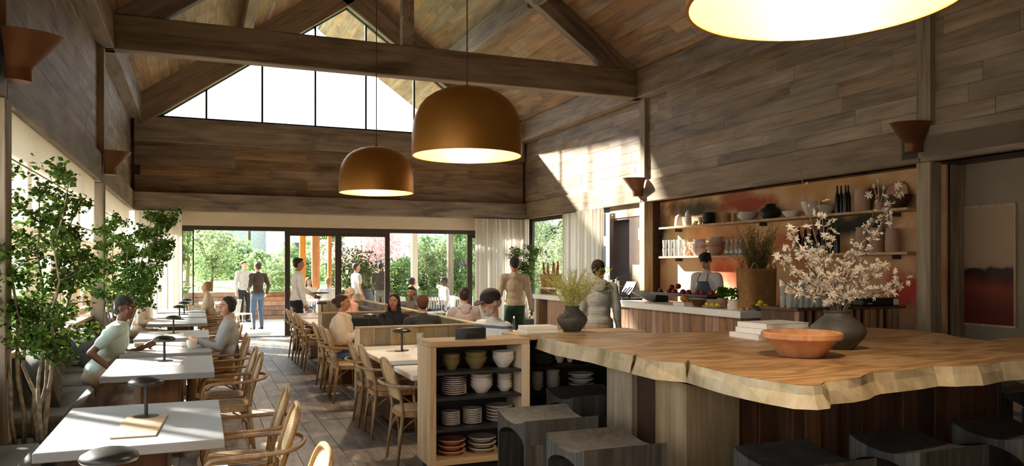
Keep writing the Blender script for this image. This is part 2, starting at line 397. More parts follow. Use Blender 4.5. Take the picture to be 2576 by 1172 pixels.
# ---- roof slopes
for side in (-1, 1):
    y1 = 19.3 if side < 0 else 23.2
    xe, ze = (XL - .5, 5.30 - SL * .5) if side < 0 else (XR + .5, 5.30 - SL * .5)
    zr = roofz(XM)
    u = Vector((0, 1, 0)); v = Vector((XM - xe, 0, zr - ze)); n = Vector((v.z, 0, -v.x)).normalized() * (1 if side < 0 else -1)
    c0 = Vector((xe, YF, ze)); V = v.length; v = v.normalized()
    slab = MB(); cc = c0 + u * (y1 - YF) / 2 + v * V / 2 - n * .12
    slab.obox(cc, u, v, n, (y1 - YF) / 2, V / 2 + .08, .1)
    ce = struct(slab.build('ceiling', 'darkwalnut'))
    planks(ce, c0 + u * 3.2 - n * .02, u, v, n, y1 - YF - 3.2, V, .215, 1.8, 3.4, 'w_ceil', .022, seed=11 + side)
# ---- back wall
wb = struct(MB().box(-1.8, 8.2, YB, YB + .25, ZB0, 4.90).build('wall_back', 'darkwalnut'))
planks(wb, (XL, YB, ZB0 + .35), (1, 0, 0), (0, 0, 1), (0, -1, 0), XR - XL, 4.92 - ZB0 - .35, .21, 1.2, 2.6, 'w_back', .025, seed=5)
# ---- left wall
wl = struct(MB().box(-1.8, -1.40, YF, YB + .2, ZB0, 5.3).box(-1.8, -1.62, YF, YB, 0, .90).build('wall_left', 'darkwalnut'))
planks(wl, (-1.40, 1.5, ZB1 - .02), (0, 1, 0), (0, 0, 1), (1, 0, 0), YB - 1.5, ZT0 - ZB1 + .1, .2, 1.4, 2.8, 'w_wallgrey', .03, seed=6)
# ---- right wall
wr = struct(MB().box(7.97, 8.5, YF, YB + .2, ZB0, 5.3).box(8.30, 8.34, 6.62, 12.8, 0, ZB0).box(8.0, 8.5, 12.8, 14.15, 2.58, ZB0)
            .box(8.0, 8.5, 12.8, 13.5, 0, 2.58).box(8.0, 8.5, 14.13, 14.3, 0, 2.86).box(8.0, 8.12, 18.55, 18.9, 0, 2.86).box(8.0, 8.5, 14.3, 18.55, 0, .35).build('wall_right', 'darkwalnut'))
planks(wr, (7.97, 1.8, ZB1 - .02), (0, 1, 0), (0, 0, 1), (-1, 0, 0), YB - 1.8, ZT0 - ZB1 + .12, .2, 1.2, 2.4, 'w_wall', .03, seed=8)
planks(wr, (8.0, 12.9, 0), (0, 1, 0), (0, 0, 1), (-1, 0, 0), 1.35, ZB0, .24, .5, .8, 'w_wall', .02, seed=9,
       skip=lambda a, b, cv: cv < 2.58 and b > .5 and a < 1.22)
MB().box(8.9, 9.0, 13.3, 14.3, 0, 2.6).build('service_corridor', 'darkwalnut', wr)
# mural wall (painted abstract colour fields; dark blobs partly shade put into the colour)
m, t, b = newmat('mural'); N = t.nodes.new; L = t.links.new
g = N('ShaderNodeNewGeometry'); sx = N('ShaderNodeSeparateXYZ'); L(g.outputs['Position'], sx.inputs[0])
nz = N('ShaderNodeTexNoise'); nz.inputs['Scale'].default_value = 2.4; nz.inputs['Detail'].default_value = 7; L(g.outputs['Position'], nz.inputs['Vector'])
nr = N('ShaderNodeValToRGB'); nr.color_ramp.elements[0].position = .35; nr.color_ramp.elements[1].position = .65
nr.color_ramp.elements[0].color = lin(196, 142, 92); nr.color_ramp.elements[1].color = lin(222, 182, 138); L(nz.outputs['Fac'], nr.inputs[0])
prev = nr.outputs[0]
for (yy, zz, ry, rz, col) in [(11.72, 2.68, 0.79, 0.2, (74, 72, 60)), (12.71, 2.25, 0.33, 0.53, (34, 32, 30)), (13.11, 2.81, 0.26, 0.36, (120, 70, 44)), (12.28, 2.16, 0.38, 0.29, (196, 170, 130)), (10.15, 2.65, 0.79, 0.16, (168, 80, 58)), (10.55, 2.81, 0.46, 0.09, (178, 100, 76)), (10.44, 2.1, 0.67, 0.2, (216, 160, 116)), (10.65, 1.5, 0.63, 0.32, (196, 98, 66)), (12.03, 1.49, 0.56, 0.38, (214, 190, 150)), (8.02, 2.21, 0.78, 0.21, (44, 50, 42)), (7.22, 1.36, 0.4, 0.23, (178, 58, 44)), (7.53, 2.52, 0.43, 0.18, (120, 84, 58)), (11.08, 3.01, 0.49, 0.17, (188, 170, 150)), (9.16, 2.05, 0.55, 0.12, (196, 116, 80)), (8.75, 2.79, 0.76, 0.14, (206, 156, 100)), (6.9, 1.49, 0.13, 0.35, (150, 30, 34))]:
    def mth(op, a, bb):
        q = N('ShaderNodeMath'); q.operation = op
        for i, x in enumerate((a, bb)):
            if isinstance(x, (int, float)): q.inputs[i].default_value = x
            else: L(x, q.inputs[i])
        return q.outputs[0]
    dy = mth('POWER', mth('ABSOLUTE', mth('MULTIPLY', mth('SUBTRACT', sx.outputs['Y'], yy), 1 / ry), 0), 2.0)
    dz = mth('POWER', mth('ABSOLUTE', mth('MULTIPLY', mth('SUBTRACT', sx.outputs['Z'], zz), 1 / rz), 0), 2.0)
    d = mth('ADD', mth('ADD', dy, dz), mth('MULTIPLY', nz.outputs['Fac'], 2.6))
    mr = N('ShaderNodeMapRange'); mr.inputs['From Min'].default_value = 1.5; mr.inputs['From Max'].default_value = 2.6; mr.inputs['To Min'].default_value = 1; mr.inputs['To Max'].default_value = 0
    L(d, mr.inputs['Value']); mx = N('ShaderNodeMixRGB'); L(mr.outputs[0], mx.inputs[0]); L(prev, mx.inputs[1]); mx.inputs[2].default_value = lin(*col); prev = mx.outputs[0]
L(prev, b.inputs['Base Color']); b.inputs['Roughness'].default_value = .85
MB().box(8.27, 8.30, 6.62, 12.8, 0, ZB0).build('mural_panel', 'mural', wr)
# right recess nearer the camera: plaster wall, wall behind the camera
wp = struct(MB().box(8.6, 8.9, YF, 6.95, 0, ZB0 + .3).box(7.87, 8.9, YF, 6.9, ZB0 + .06, ZB0 + .3).build('wall_right_recess', 'plaster'))
wf = struct(MB().box(-1.8, 9.0, YF - .25, YF, 0, 9).build('wall_front', 'w_oakx'))
# beams
nb = [0]
def tb(*a, **k):
    nb[0] += 1; return beam('trim_%d' % nb[0], *a, **k)
for x, sgn in ((XL, -1), (XR, 1)):
    for y0, y1 in ((YF, .45), (.45, 6.65), (6.65, 12.85), (12.85, YB)):
        xc = x + sgn * .11
        tb((xc, y0 + .002, (ZB0 + ZB1) / 2), (xc, y1 - .002, (ZB0 + ZB1) / 2), .22, ZB1 - ZB0)
        tb((x - sgn * .02, y0 + .002, 4.98 + .12), (x - sgn * .02, y1 - .002, 4.98 + .12), .26, .52)
tb((XL, YB - .14, (ZB0 + ZB1) / 2 - .02), (XR, YB - .14, (ZB0 + ZB1) / 2 - .02), .22, .40)
tb((XL, YB - .09, 4.63), (XR, YB - .09, 4.63), .14, .54)
for y in YT:
    tb((XL - .02, y + .02, 5.10), (XR + .02, y + .02, 5.10), .26, .52)
    MBk = tb((XM, y + .03, 5.36), (XM, y + .03, roofz(XM) - .1), .2, .2, 'w_post', up=(0, 1, 0))
for y in YT + [YB - .12]:
    for sd in (-1, 1):
        xe = XL if sd < 0 else XR
        nrm = Vector((-SL * sd * -1, 0, -1)).normalized()
        off = Vector((SL * -sd, 0, -1)).normalized() * .2 if False else Vector((0, 0, -.25))
        bk = y == YB - .12
        if bk: off = Vector((0, 0, -.35))
        tb(Vector((xe, y + (.02 if not bk else 0), 5.30)) + off, Vector((XM, y + (.02 if not bk else 0), roofz(XM))) + off, .2, .60 if bk else .42)
for x in (.91, 5.65):
    for y0, y1 in ((YF, .35), (.55, 6.55), (6.78, 12.76), (12.98, YB - .2)):
        tb((x, y0, roofz(x) - .27), (x, y1, roofz(x) - .27), .18, .50)
# posts
def post(x0, x1, y0, y1, z0, z1):
    nb[0] += 1; o = MB().box(x0, x1, y0, y1, z0, z1, .008).build('trim_%d' % nb[0], 'w_post', fix=False); return struct(o)
for y in YT:
    post(-1.46, -1.28, y - .15, y + .04, 0, ZB0); post(-1.46, -1.28, y - .15, y + .04, ZB1, ZT0 + .02)
    post(7.86, 8.05, y - .15, y + .04, 0, ZB0); post(7.86, 8.05, y - .15, y + .04, ZB1, ZT0 + .02)
post(8.34, 8.62, 6.62, 6.9, 0, ZB0 + .05)
# eaves outside the walls close the roof void
# cream header over the doors and sliding frames
nb[0] += 1; struct(MB().box(-1.3, 7.9, YB - .02, YB + .1, 2.54, ZB0, .01).build('trim_%d' % nb[0], 'cream'))
nb[0] += 1; struct(MB().box(-.36, 6.85, YB - .02, YB + .16, 2.45, 2.545, .004).box(-.36, 6.85, YB - .02, YB + .16, -.01, .015).build('trim_%d' % nb[0], 'frame'))
nd = [0]
def door(x0, x1, y, st, top):
    nd[0] += 1
    f = struct(MB().box(x0, x0 + st, y, y + .05, .02, 2.45).box(x1 - st, x1, y, y + .05, .02, 2.45).box(x0 + st, x1 - st, y, y + .05, 2.45 - top, 2.45).box(x0 + st, x1 - st, y, y + .05, .02, .12).build('door_%d' % nd[0], 'frame'))
    MB().box(x0 + st, x1 - st, y + .02, y + .03, .12, 2.45 - top).build('pane', 'glass', f)
    return f
door(-.36, -.10, YB + .02, .03, .03); door(1.86, 3.14, YB + .02, .12, .10); door(3.06, 4.36, YB + .09, .12, .10); door(6.36, 6.85, YB + .05, .13, .10)
# gable window: frame, mullions, panes
WB, ZA = 4.92, 7.86
wz = lambda x: ZA - SL * abs(x - XM)
xl, xr = XM - (ZA - WB) / SL, XM + (ZA - WB) / SL
g1 = MB().box(xl + .02, xr - .02, YB + .03, YB + .11, WB - .02, WB + .045)
for sd in (-1, 1):
    a = Vector((xl if sd < 0 else xr, YB + .07, WB)); c = Vector((XM, YB + .07, ZA)); u = (c - a).normalized(); n = Vector((-u.z, 0, u.x)) * (-1 if sd < 0 else 1)
    g1.obox((a + c) / 2 + n * .02, u, (0, 1, 0), n, (c - a).length / 2, .04, .025)
gw = struct(g1.build('window_1', 'frameblack'))
xs = [xl + .05] + [.16 + 1.2 * k for k in range(6)] + [xr - .05]
for x in xs[1:-1]:
    MB().box(x - .022, x + .022, YB + .03, YB + .1, WB + .04, wz(x) - .03).build('mullion', 'frameblack', gw)
for a, c in zip(xs[:-1], xs[1:]):
    pl = [(a, WB + .03), (c, WB + .03), (c, max(WB + .035, wz(c) - .02))] + ([(XM, ZA - .02)] if a < XM < c else []) + [(a, max(WB + .035, wz(a) - .02))]
    MB().prism(pl, YB + .065, YB + .07, 'xz').build('pane', 'glass', gw)
# left windows with sill, mullions, panes
nw = 1
for (y0, y1) in ((-2.8, .3), (.5, 6.5), (6.7, 12.7), (12.9, 18.6)):
    nw += 1; f = MB().box(-1.72, -1.64, y0, y1, .93, 1.0).box(-1.72, -1.64, y0, y1, 2.8, 2.9)
    n_ = max(2, round((y1 - y0) / 1.45)); ys = [y0 + (y1 - y0) * i / n_ for i in range(n_ + 1)]
    for y in ys: f.box(-1.72, -1.62, max(y0, y - .04), min(y1, y + .04), .93, 2.9)
    wo = struct(f.build('window_%d' % nw, 'w_oak'))
    MB().box(-1.85, -1.42, y0, y1, .88, .93, .006).build('sill', 'w_oak', wo)
    for a, c in zip(ys[:-1], ys[1:]): MB().box(-1.69, -1.685, a + .04, c - .04, 1.0, 2.8).build('pane', 'glass', wo)
    if nw < 4: continue
    # roman shade of tall panels, gathered folds at the hem
    nm = {2: 'behind the camera', 3: 'beside the nearest table', 4: 'behind the nearer birch tree', 5: 'behind the far birch tree'}[nw]
    sh = thing('roman_shade', 'cream translucent roman shade drawn half down on the left wall %s' % nm, 'shade', (-1.37, (y0 + y1) / 2, 2.0), 0, 'roman shades along the left wall')
    yy = [y0 + .35 + (y1 - y0 - .7) * i / (n_ + 1) for i in range(n_ + 2)]
    for a, c in zip(yy[:-1], yy[1:]):
        o = MB().box(-.006, .004, a + .006 - (y0 + y1) / 2, c - .006 - (y0 + y1) / 2, -.02, .87).build('panel', 'shade', sh)
    for z in (.12, .48): MB().box(.004, .012, yy[0] - (y0 + y1) / 2, yy[-1] - (y0 + y1) / 2, z, z + .012).build('batten', 'w_oak', sh)
    for k in range(5):
        h = (yy[-1] - yy[0]) / 2; pr = [(-.03, -.02 - .05 * k), (.045, -.03 - .05 * k), (.055, -.06 - .05 * k), (-.02, -.065 - .05 * k)]
        MB().prism(pr, -h, h, 'xz').build('fold', 'shade', sh)
# back-wall glass behind the curtains and right window
nw += 1; f = MB().box(-1.3, -1.22, YB + .05, YB + .12, 0, 2.54).box(-.44, -.36, YB + .05, YB + .12, 0, 2.54).box(-1.22, -.44, YB + .05, YB + .12, 0, .1)
wo = struct(f.build('window_%d' % nw, 'frame')); MB().box(-1.22, -.44, YB + .08, YB + .09, .1, 2.54).build('pane', 'glass', wo)
nw += 1; f = MB().box(6.85, 6.93, YB + .05, YB + .12, 0, 2.54).box(7.8, 7.95, YB + .05, YB + .12, 0, 2.54).box(6.93, 7.8, YB + .05, YB + .12, 0, .1)
wo = struct(f.build('window_%d' % nw, 'frame')); MB().box(6.93, 7.8, YB + .08, YB + .09, .1, 2.54).build('pane', 'glass', wo)
nw += 1; f = MB().box(8.05, 8.13, 14.3, 14.38, .35, 2.86).box(8.05, 8.11, 18.47, 18.54, .35, 2.86).box(8.05, 8.13, 16.2, 16.28, .35, 2.86).box(8.05, 8.11, 14.38, 18.47, .35, .45).box(8.05, 8.11, 14.38, 18.47, 2.78, 2.86)
wo = struct(f.build('window_%d' % nw, 'frame'))
for a, c in ((14.38, 16.2), (16.28, 18.47)): MB().box(8.085, 8.095, a, c, .45, 2.78).build('pane', 'glass', wo)
# curtains
def curtain(p0, p1, z0, z1, label, amp=.045, folds=None, group=None):
    p0, p1 = Vector((*p0, 0)), Vector((*p1, 0)); d = p1 - p0; L_ = d.length; u = d / L_; n = Vector((-u.y, u.x, 0)); fo = folds or max(4, int(L_ / .11)); ns = fo * 8
    rnd = random.Random(int(L_ * 100)); ph = [rnd.uniform(.7, 1.3) for _ in range(fo + 1)]; vs = []; fs = []
    rows = 5
    for j in range(rows):
        z = z0 + (z1 - z0) * j / (rows - 1)
        for i in range(ns + 1):
            q = i / ns * fo; a = ph[int(min(fo, q))] * amp * (1 + .15 * math.sin(j * 1.7 + i)) if False else ph[int(min(fo, q))] * amp
            p = p0 + u * (L_ * i / ns + .02 * math.sin(q * 4.1)) + n * a * math.sin(q * 2 * math.pi) * (1 - .25 * j / rows); vs.append((p.x, p.y, z))
    for j in range(rows - 1):
        for i in range(ns): k = j * (ns + 1) + i; fs.append((k, k + 1, k + ns + 2, k + ns + 1))
    t = thing('curtain', label, 'curtain', (p0.x, p0.y, 0), 0, group)
    t0 = MB(); t0.v = [(x - p0.x, y - p0.y, z) for x, y, z in vs]; t0.f = fs
    t0.build('drape', 'curtain', t, True, fix=False)
    c0 = MB(); c0.tube([(0, 0, z1 + .01), (p1.x - p0.x, p1.y - p0.y, z1 + .01)], .012, 6); c0.build('rail', 'frame', t)
G = 'pleated linen curtains'
curtain((-1.26, YB - .30), (-.36, YB - .28), .03, 2.84, 'pale linen curtain hanging left of the sliding garden doors', group=G)
curtain((6.45, YB - .30), (7.84, YB - .26), .03, 2.84, 'pale linen curtain hanging right of the sliding garden doors', group=G)
curtain((7.80, 18.46), (7.82, 18.2), .03, 2.84, 'narrow linen curtain bunched in the far right corner', amp=.04, group=G)
curtain((7.82, 16.2), (7.82, 14.22), .03, 2.84, 'beige linen curtain on the right wall beside the doorway', amp=.05, group=G)
# ================================================================== DINING FURNITURE
m, t, b = newmat('cane'); N = t.nodes.new; L = t.links.new
tcn = N('ShaderNodeTexCoord'); mp = N('ShaderNodeMapping'); mp.inputs['Rotation'].default_value = (R(90), 0, 0)
wv = N('ShaderNodeTexWave'); wv.inputs['Scale'].default_value = 22; wv.bands_direction = 'Z'; wv.inputs['Distortion'].default_value = .6; L(tcn.outputs['Object'], wv.inputs['Vector'])
wv2 = N('ShaderNodeTexWave'); wv2.inputs['Scale'].default_value = 16; wv2.bands_direction = 'X'; L(tcn.outputs['Object'], wv2.inputs['Vector'])
wv3 = N('ShaderNodeTexWave'); wv3.inputs['Scale'].default_value = 16; wv3.bands_direction = 'Y'; L(tcn.outputs['Object'], wv3.inputs['Vector'])
mxx = N('ShaderNodeMath'); mxx.operation = 'MAXIMUM'; L(wv.outputs['Fac'], mxx.inputs[0]); L(wv3.outputs['Fac'], mxx.inputs[1])
r = N('ShaderNodeValToRGB'); r.color_ramp.elements[0].position = .35; r.color_ramp.elements[0].color = lin(128, 92, 54); r.color_ramp.elements[1].position = .65; r.color_ramp.elements[1].color = lin(222, 190, 140)
L(mxx.outputs[0], r.inputs[0]); L(r.outputs[0], b.inputs['Base Color']); b.inputs['Roughness'].default_value = .6
bp = N('ShaderNodeBump'); bp.inputs['Strength'].default_value = .6; bp.inputs['Distance'].default_value = .004; L(mxx.outputs[0], bp.inputs['Height']); L(bp.outputs[0], b.inputs['Normal'])

def make_chair(label, group, dark=False, loc=(0, 0, 0), rz=0):
    wd = 'w_chairdark' if dark else 'w_chair'
    t = thing('cane_armchair', label, 'chair', loc, rz, group)
    # seat ring and woven seat
    ring = [(.225 * (abs(math.cos(a)) ** .6) * (1 if math.cos(a) > 0 else -1), .225 * (abs(math.sin(a)) ** .6) * (1 if math.sin(a) > 0 else -1)) for a in [2 * math.pi * i / 28 for i in range(28)]]
    MB().prism(ring, .405, .45).build('seat_frame', wd, t, 40)
    rr = [(x * .86, y * .86) for x, y in ring]; mb = MB(); n_ = len(rr)
    mb.v = [(x, y, .452) for x, y in rr] + [(x * .6, y * .6, .456) for x, y in rr] + [(0, 0, .458)]
    mb.f = [(i, (i + 1) % n_, (i + 1) % n_ + n_, i + n_) for i in range(n_)] + [(i + n_, (i + 1) % n_ + n_, 2 * n_) for i in range(n_)]
    mb.build('seat', 'cane', t, True)
    for s in (-1, 1):
        MB().tube([(-.245, s * .185, 0), (-.215, s * .18, .25), (-.195, s * .175, .44)], [.012, .015, .016], 8).build('leg', wd, t, True)
        MB().tube([(.20, s * .19, 0), (.185, s * .185, .25), (.165, s * .18, .43)], [.012, .015, .016], 8).build('leg', wd, t, True)
        MB().tube(bez([(-.232, s * .182, .14), (-.19, s * .17, .30), (-.06, s * .165, .395)], 5), .0075, 6).tube(bez([(.192, s * .186, .14), (.16, s * .17, .30), (.04, s * .165, .395)], 5), .0075, 6).build('brace', wd, t, True)
        MB().tube(bez([(-.235, s * .18, .14), (-.215, s * .12, .30), (-.2, 0, .39)], 5), .0075, 6).build('brace', wd, t, True)
    lp = [(-.195, -.175, .44), (-.215, -.19, .56), (-.25, -.20, .68), (-.285, -.19, .79), (-.305, -.12, .855), (-.31, 0, .872), (-.305, .12, .855), (-.285, .19, .79), (-.25, .20, .68), (-.215, .19, .56), (-.195, .175, .44)]
    B = bez(lp, 5); MB().tube(B, .0145, 8).tube([(-.215, -.185, .55), (-.232, 0, .552), (-.215, .185, .55)], .011, 6).build('back_frame', wd, t, True)
    # cane web of the backrest, following the loop
    mb = MB(); half = len(B) // 2; rows = []
    for i in range(3, half + 1):
        a, c = B[i], B[len(B) - 1 - i]
        if a.z < .55: continue
        rows.append([a.lerp(c, k / 6) + Vector((-.018 * math.sin(math.pi * k / 6) if i < half else 0, 0, 0)) for k in range(7)])
    for rw in rows: mb.v += [tuple(p) for p in rw]
    for j in range(len(rows) - 1):
        for k in range(6): q = j * 7 + k; mb.f.append((q, q + 1, q + 8, q + 7))
    mb.build('backrest', 'cane', t, True)
    ar = [(.165, -.20, .44), (.185, -.225, .54), (.15, -.25, .635), (.05, -.262, .655), (-.12, -.262, .66), (-.25, -.235, .668), (-.32, -.14, .675), (-.345, 0, .68), (-.32, .14, .675), (-.25, .235, .668), (-.12, .262, .66), (.05, .262, .655), (.15, .25, .635), (.185, .225, .54), (.165, .20, .44)]
    MB().tube(bez(ar, 4), .0135, 8).build('armrest', wd, t, True)
    return t
GL, GR = 'cane armchairs along the window tables', 'cane armchairs along the booth tables'
proto = make_chair('cane-backed bentwood armchair cut by the bottom edge of the photo, nearest of the window row', GL, False, (.20, 3.38, 0), math.pi)
LY = [4.50, 5.12, 7.2, 7.72, 8.85, 9.35, 10.75, 11.3, 13.4, 13.95, 15.05, 15.65, 16.4, 17.1]
LD = ['at the front corner of the nearest fully seen window table', 'at the far corner of the nearest fully seen window table', 'at the near corner of the second window table with menu board', 'at the far corner of the second window table', 'in front of the seated person in grey sweater', 'holding the short-haired person in grey sweater', 'just beyond the person in grey sweater', 'two places beyond the person in grey sweater']
for i, y in enumerate(LY):
    d = LD[i] if i < len(LD) else '%s from the garden doors in the window row' % ORD[len(LY) - 1 - i]
    copy_tree(proto, (.21 + random.uniform(-.015, .015), y, 0), math.pi + random.uniform(-.06, .06), 'cane-backed bentwood armchair %s' % d)
RY = [6.40, 7.50, 8.08, 9.55, 10.15, 10.75, 12.5, 13.1, 13.7, 14.3]
RD = ['nearest the dish cabinet, back to the aisle', 'second from the dish cabinet in the booth row', 'third from the dish cabinet in the booth row', 'near the shawled woman, nearer side', 'beside the woman in the cream shawl', 'just behind the woman in the cream shawl'] + ['%s from the garden doors in the booth row' % ORD[3 - k] for k in range(4)]
for y, d in zip(RY, RD):
    copy_tree(proto, (1.76 + random.uniform(-.02, .02), y, 0), random.uniform(-.05, .05), 'pale cane-backed armchair %s' % d, GR)

# ---- window tables
TD = ['grey-white window table just cut by the bottom edge', 'nearest fully visible grey window table with lamp and menu board', 'second grey window table with lamp on a paper menu', 'grey window table between the smiling man and the person in grey sweater', 'grey window table just beyond the person in grey sweater', 'white window table behind the birch, third from the garden', 'white window table next to last before the garden doors', 'white window table closest to the garden doors']
TY = [(2.42, 3.73), (4.29, 5.57), (7.02, 8.35), (8.68, 9.95), (10.46, 11.69), (13.05, 14.38), (14.66, 15.97), (16.25, 17.6)]
def table(x0, x1, y0, y1, label, group, top='tabletop', th=.05):
    t = thing('dining_table', label, 'table', ((x0 + x1) / 2, (y0 + y1) / 2, 0), 0, group); hx, hy = (x1 - x0) / 2, (y1 - y0) / 2
    MB().box(-hx, hx, -hy, hy, .75 - th, .75, .004).build('tabletop', top, t)
    px = min(.15, hx * .4); py = min(.42, hy * .6)
    MB().box(-px, px, -py, py, .02, .75 - th, .006).build('pedestal', 'w_base', t); MB().box(-px - .03, px + .03, -py - .03, py + .03, 0, .02).build('foot_plate', 'frame', t)
    return t
for (a, c), l in zip(TY, TD): table(-.74, .125, a, c, l, 'window tables')
def lamp(x, y, label, group='mushroom table lamps', z=.75, s=1.0):
    t = thing('table_lamp', label, 'lamp', (x, y, z), 0, group)
    MB().lathe([(0, .0), (.072, .0), (.075, .004), (.072, .009), (.02, .014), (0, .014)], n=28).build('base', 'lampmetal', t, 40)
    MB().tube([(0, 0, .012), (0, 0, .20)], .0115, 10).build('stem', 'lampmetal', t, 60)
    MB().lathe([(0, .192), (.07, .190), (.094, .196), (.1, .206), (.094, .219), (.07, .233), (.035, .241), (0, .243)], n=32).build('shade', 'lampmetal', t, True)
    return t
for x, y, l in [(-.30, 3.14, 'grey mushroom lamp at the bottom edge, closest to the viewer'), (-.29, 5.07, 'black mushroom lamp on the nearest full window table'), (-.30, 7.97, 'dark mushroom lamp standing on the second window table'), (-.31, 11.18, 'slim mushroom lamp beyond the smiling man'), (-.3, 14.1, 'small dark lamp on the table left of the garden frame'), (-.25, 15.55, 'small mushroom lamp on the next to last window table'), (-.22, 16.95, 'small mushroom lamp on the table closest to the garden')]:
    lamp(x, y, l)
def board(x, y, sx, sy, rz, label, name='menu_board', mat='w_oakx', cat='menu', z=.75, th=.008, extra=True):
    o = MB().box(-sx / 2, sx / 2, -sy / 2, sy / 2, 0, th, .002).build(name, mat, None, loc=(x, y, z), rot=(0, 0, rz)); return tag(o, label, cat)
board(-.30, 4.80, .22, .62, -.06, 'oak menu board under the lamp on the nearest full table')
board(-.27, 7.78, .24, .42, -.05, 'cream paper menu under the lamp on the second window table', 'paper_menu', 'paper', th=.003)
board(-.30, 9.3, .26, .5, .03, 'cream paper menu lying on the table between the two facing diners', 'paper_menu', 'paper', th=.003)
board(-.30, 11.0, .24, .4, 0, 'pale paper menu under the lamp beyond the smiling man', 'paper_menu', 'paper', th=.003)
def cup(x, y, z, label, r=.045, h=.07, mat='white', group=None, name='cup', cat='cup', handle=True):
    t = thing(name, label, cat, (x, y, z), 0, group)
    MB().lathe([(0, 0), (r * .7, 0), (r * .95, h * .5), (r, h), (r * .92, h), (r * .85, h * .5), (0, .008)], n=20).build('body', mat, t, 50)
    if handle: MB().tube([(r * .9, 0, h * .8), (r * 1.5, 0, h * .75), (r * 1.5, 0, h * .35), (r * .9, 0, h * .25)], .005, 6).build('handle', mat, t, True)
    return t
cup(-.58, 9.12, .75, 'white cup in front of the smiling man', .06, .08); cup(-.07, 9.15, .75, 'white mug in front of the person in grey sweater', .055, .09)
# ---- banquette: seat, back, pillows
def banquette(y0, y1, label):
    t = thing('banquette', label, 'bench', (-1.2, (y0 + y1) / 2, 0), 0, 'window banquettes'); h = (y1 - y0) / 2
    MB().box(-.38, .20, -h, h, 0, .30, .004).build('plinth', 'w_base', t)
    n_ = max(1, round((y1 - y0) / 1.5))
    for i in range(n_):
        a, c = -h + 2 * h * i / n_, -h + 2 * h * (i + 1) / n_
        MB().box(-.39, .24, a + .004, c - .004, .30, .46, .04).build('seat_cushion', 'fabricbrown', t, 40)
        MB().prism([(-.41, .40), (-.22, .46), (-.27, .86), (-.34, .89), (-.41, .87)], a + .004, c - .004, 'xz').build('back_cushion', 'fabricbrown', t, 40)
    return t
banquette(2.0, 6.05, 'dark brown banquette under the window nearest the viewer')
banquette(7.0, 12.2, 'brown banquette holding the smiling man between the two birches')
banquette(13.2, 18.3, 'brown banquette behind the far birch, reaching the garden wall')
def pillow(x, y, z, s, rot, label, mat='fabricdark'):
    mb = MB(); n_ = 14; T = []
    for sd in (1, -1):
        for i in range(n_ + 1):
            for j in range(n_ + 1):
                u_, v_ = i / n_ * 2 - 1, j / n_ * 2 - 1; th = .085 * s * ((1 - abs(u_) ** 2.6) * (1 - abs(v_) ** 2.6)) ** .5
                k = 1 - .07 * (1 - max(abs(u_), abs(v_))) ; pin = 1 - .08 * (1 - abs(u_ * v_)) * max(abs(u_), abs(v_)) ** 4
                mb.v.append((sd * th / s, u_ * .24 * s * pin, v_ * .24 * s * pin))
    m_ = (n_ + 1) ** 2
    for sd in (0, 1):
        for i in range(n_):
            for j in range(n_): q = sd * m_ + i * (n_ + 1) + j; f = (q, q + n_ + 1, q + n_ + 2, q + 1); mb.f.append(f if sd else f[::-1])
    o = mb.build('pillow', mat, None, True, (x, y, z), rot); return tag(o, label, 'pillow', 'pillows along the window banquette')
for a in [(-1.30, 3.75, .70, 1.15, (.1, -.42, .25), 'large dark pillow at the bottom left corner'), (-1.30, 5.55, .72, 1.15, (-.2, -.35, -.1), 'dark pillow leaning behind the nearer birch stems'),
          (-1.25, 7.6, .70, 1.05, (.15, -.3, .5), 'dark brown pillow at the near end of the middle banquette'), (-1.28, 8.15, .70, 1.0, (-.3, -.35, .2), 'dark pillow right behind the smiling man'),
          (-1.15, 9.75, .69, 1.0, (.2, -.3, .6), 'grey-brown pillow beside the smiling man, toward the garden'), (-1.2, 10.5, .69, 1.0, (-.1, -.35, .3), 'second pillow beyond the smiling man, half hidden'),
          (-1.2, 13.6, .69, .95, (.1, -.35, .2), 'pillow behind the man in the cream shirt')]: pillow(*a)

# ---- booths on the right of the aisle: partitions, spine wall, benches, marble tables
G = 'oak booth partitions'
def partition(x0, x1, y0, y1, label, axis='x', h=.97):
    t = thing('booth_partition', label, 'partition', ((x0 + x1) / 2, (y0 + y1) / 2, 0), 0, G); hx, hy = (x1 - x0) / 2, (y1 - y0) / 2
    MB().box(-hx, hx, -hy, hy, h - .02, h, .003).build('cap', 'w_oakx' if axis == 'x' else 'cream', t)
    MB().box(-hx, -hx + .05 if axis == 'x' else hx, -hy, hy if axis == 'x' else -hy + .05, 0, h - .02).build('end_board', 'cream', t)
    a0 = -hx + .05 if axis == 'x' else -hy + .05; a1 = hx if axis == 'x' else hy; n_ = max(2, round((a1 - a0) / .17)); rnd = random.Random(int(y0 * 10))
    for i in range(n_):
        u0, u1 = a0 + (a1 - a0) * i / n_ + .001, a0 + (a1 - a0) * (i + 1) / n_ - .001; e = rnd.uniform(0, .003)
        if axis == 'x': MB().box(u0, u1, -hy + .004 - e, hy - .004, 0, h - .02, .002).build('panel_board', 'w_panel', t, fix=False)
        else: MB().box(-hx + .004 - e, hx - .004, u0, u1, 0, h - .02, .002).build('panel_board', 'w_panel', t, fix=False)
    return t
partition(1.61, 3.02, 8.60, 8.66, 'oak panel partition right behind the nearest marble table')
partition(1.61, 3.02, 11.45, 11.51, 'oak partition behind the woman in the cream shawl')
partition(2.15, 3.02, 15.3, 15.36, 'farthest oak partition behind the waiter and the pink-clad diner')
partition(3.03, 3.10, 7.0, 15.4, 'long pale partition running lengthwise behind the booth benches', 'y')
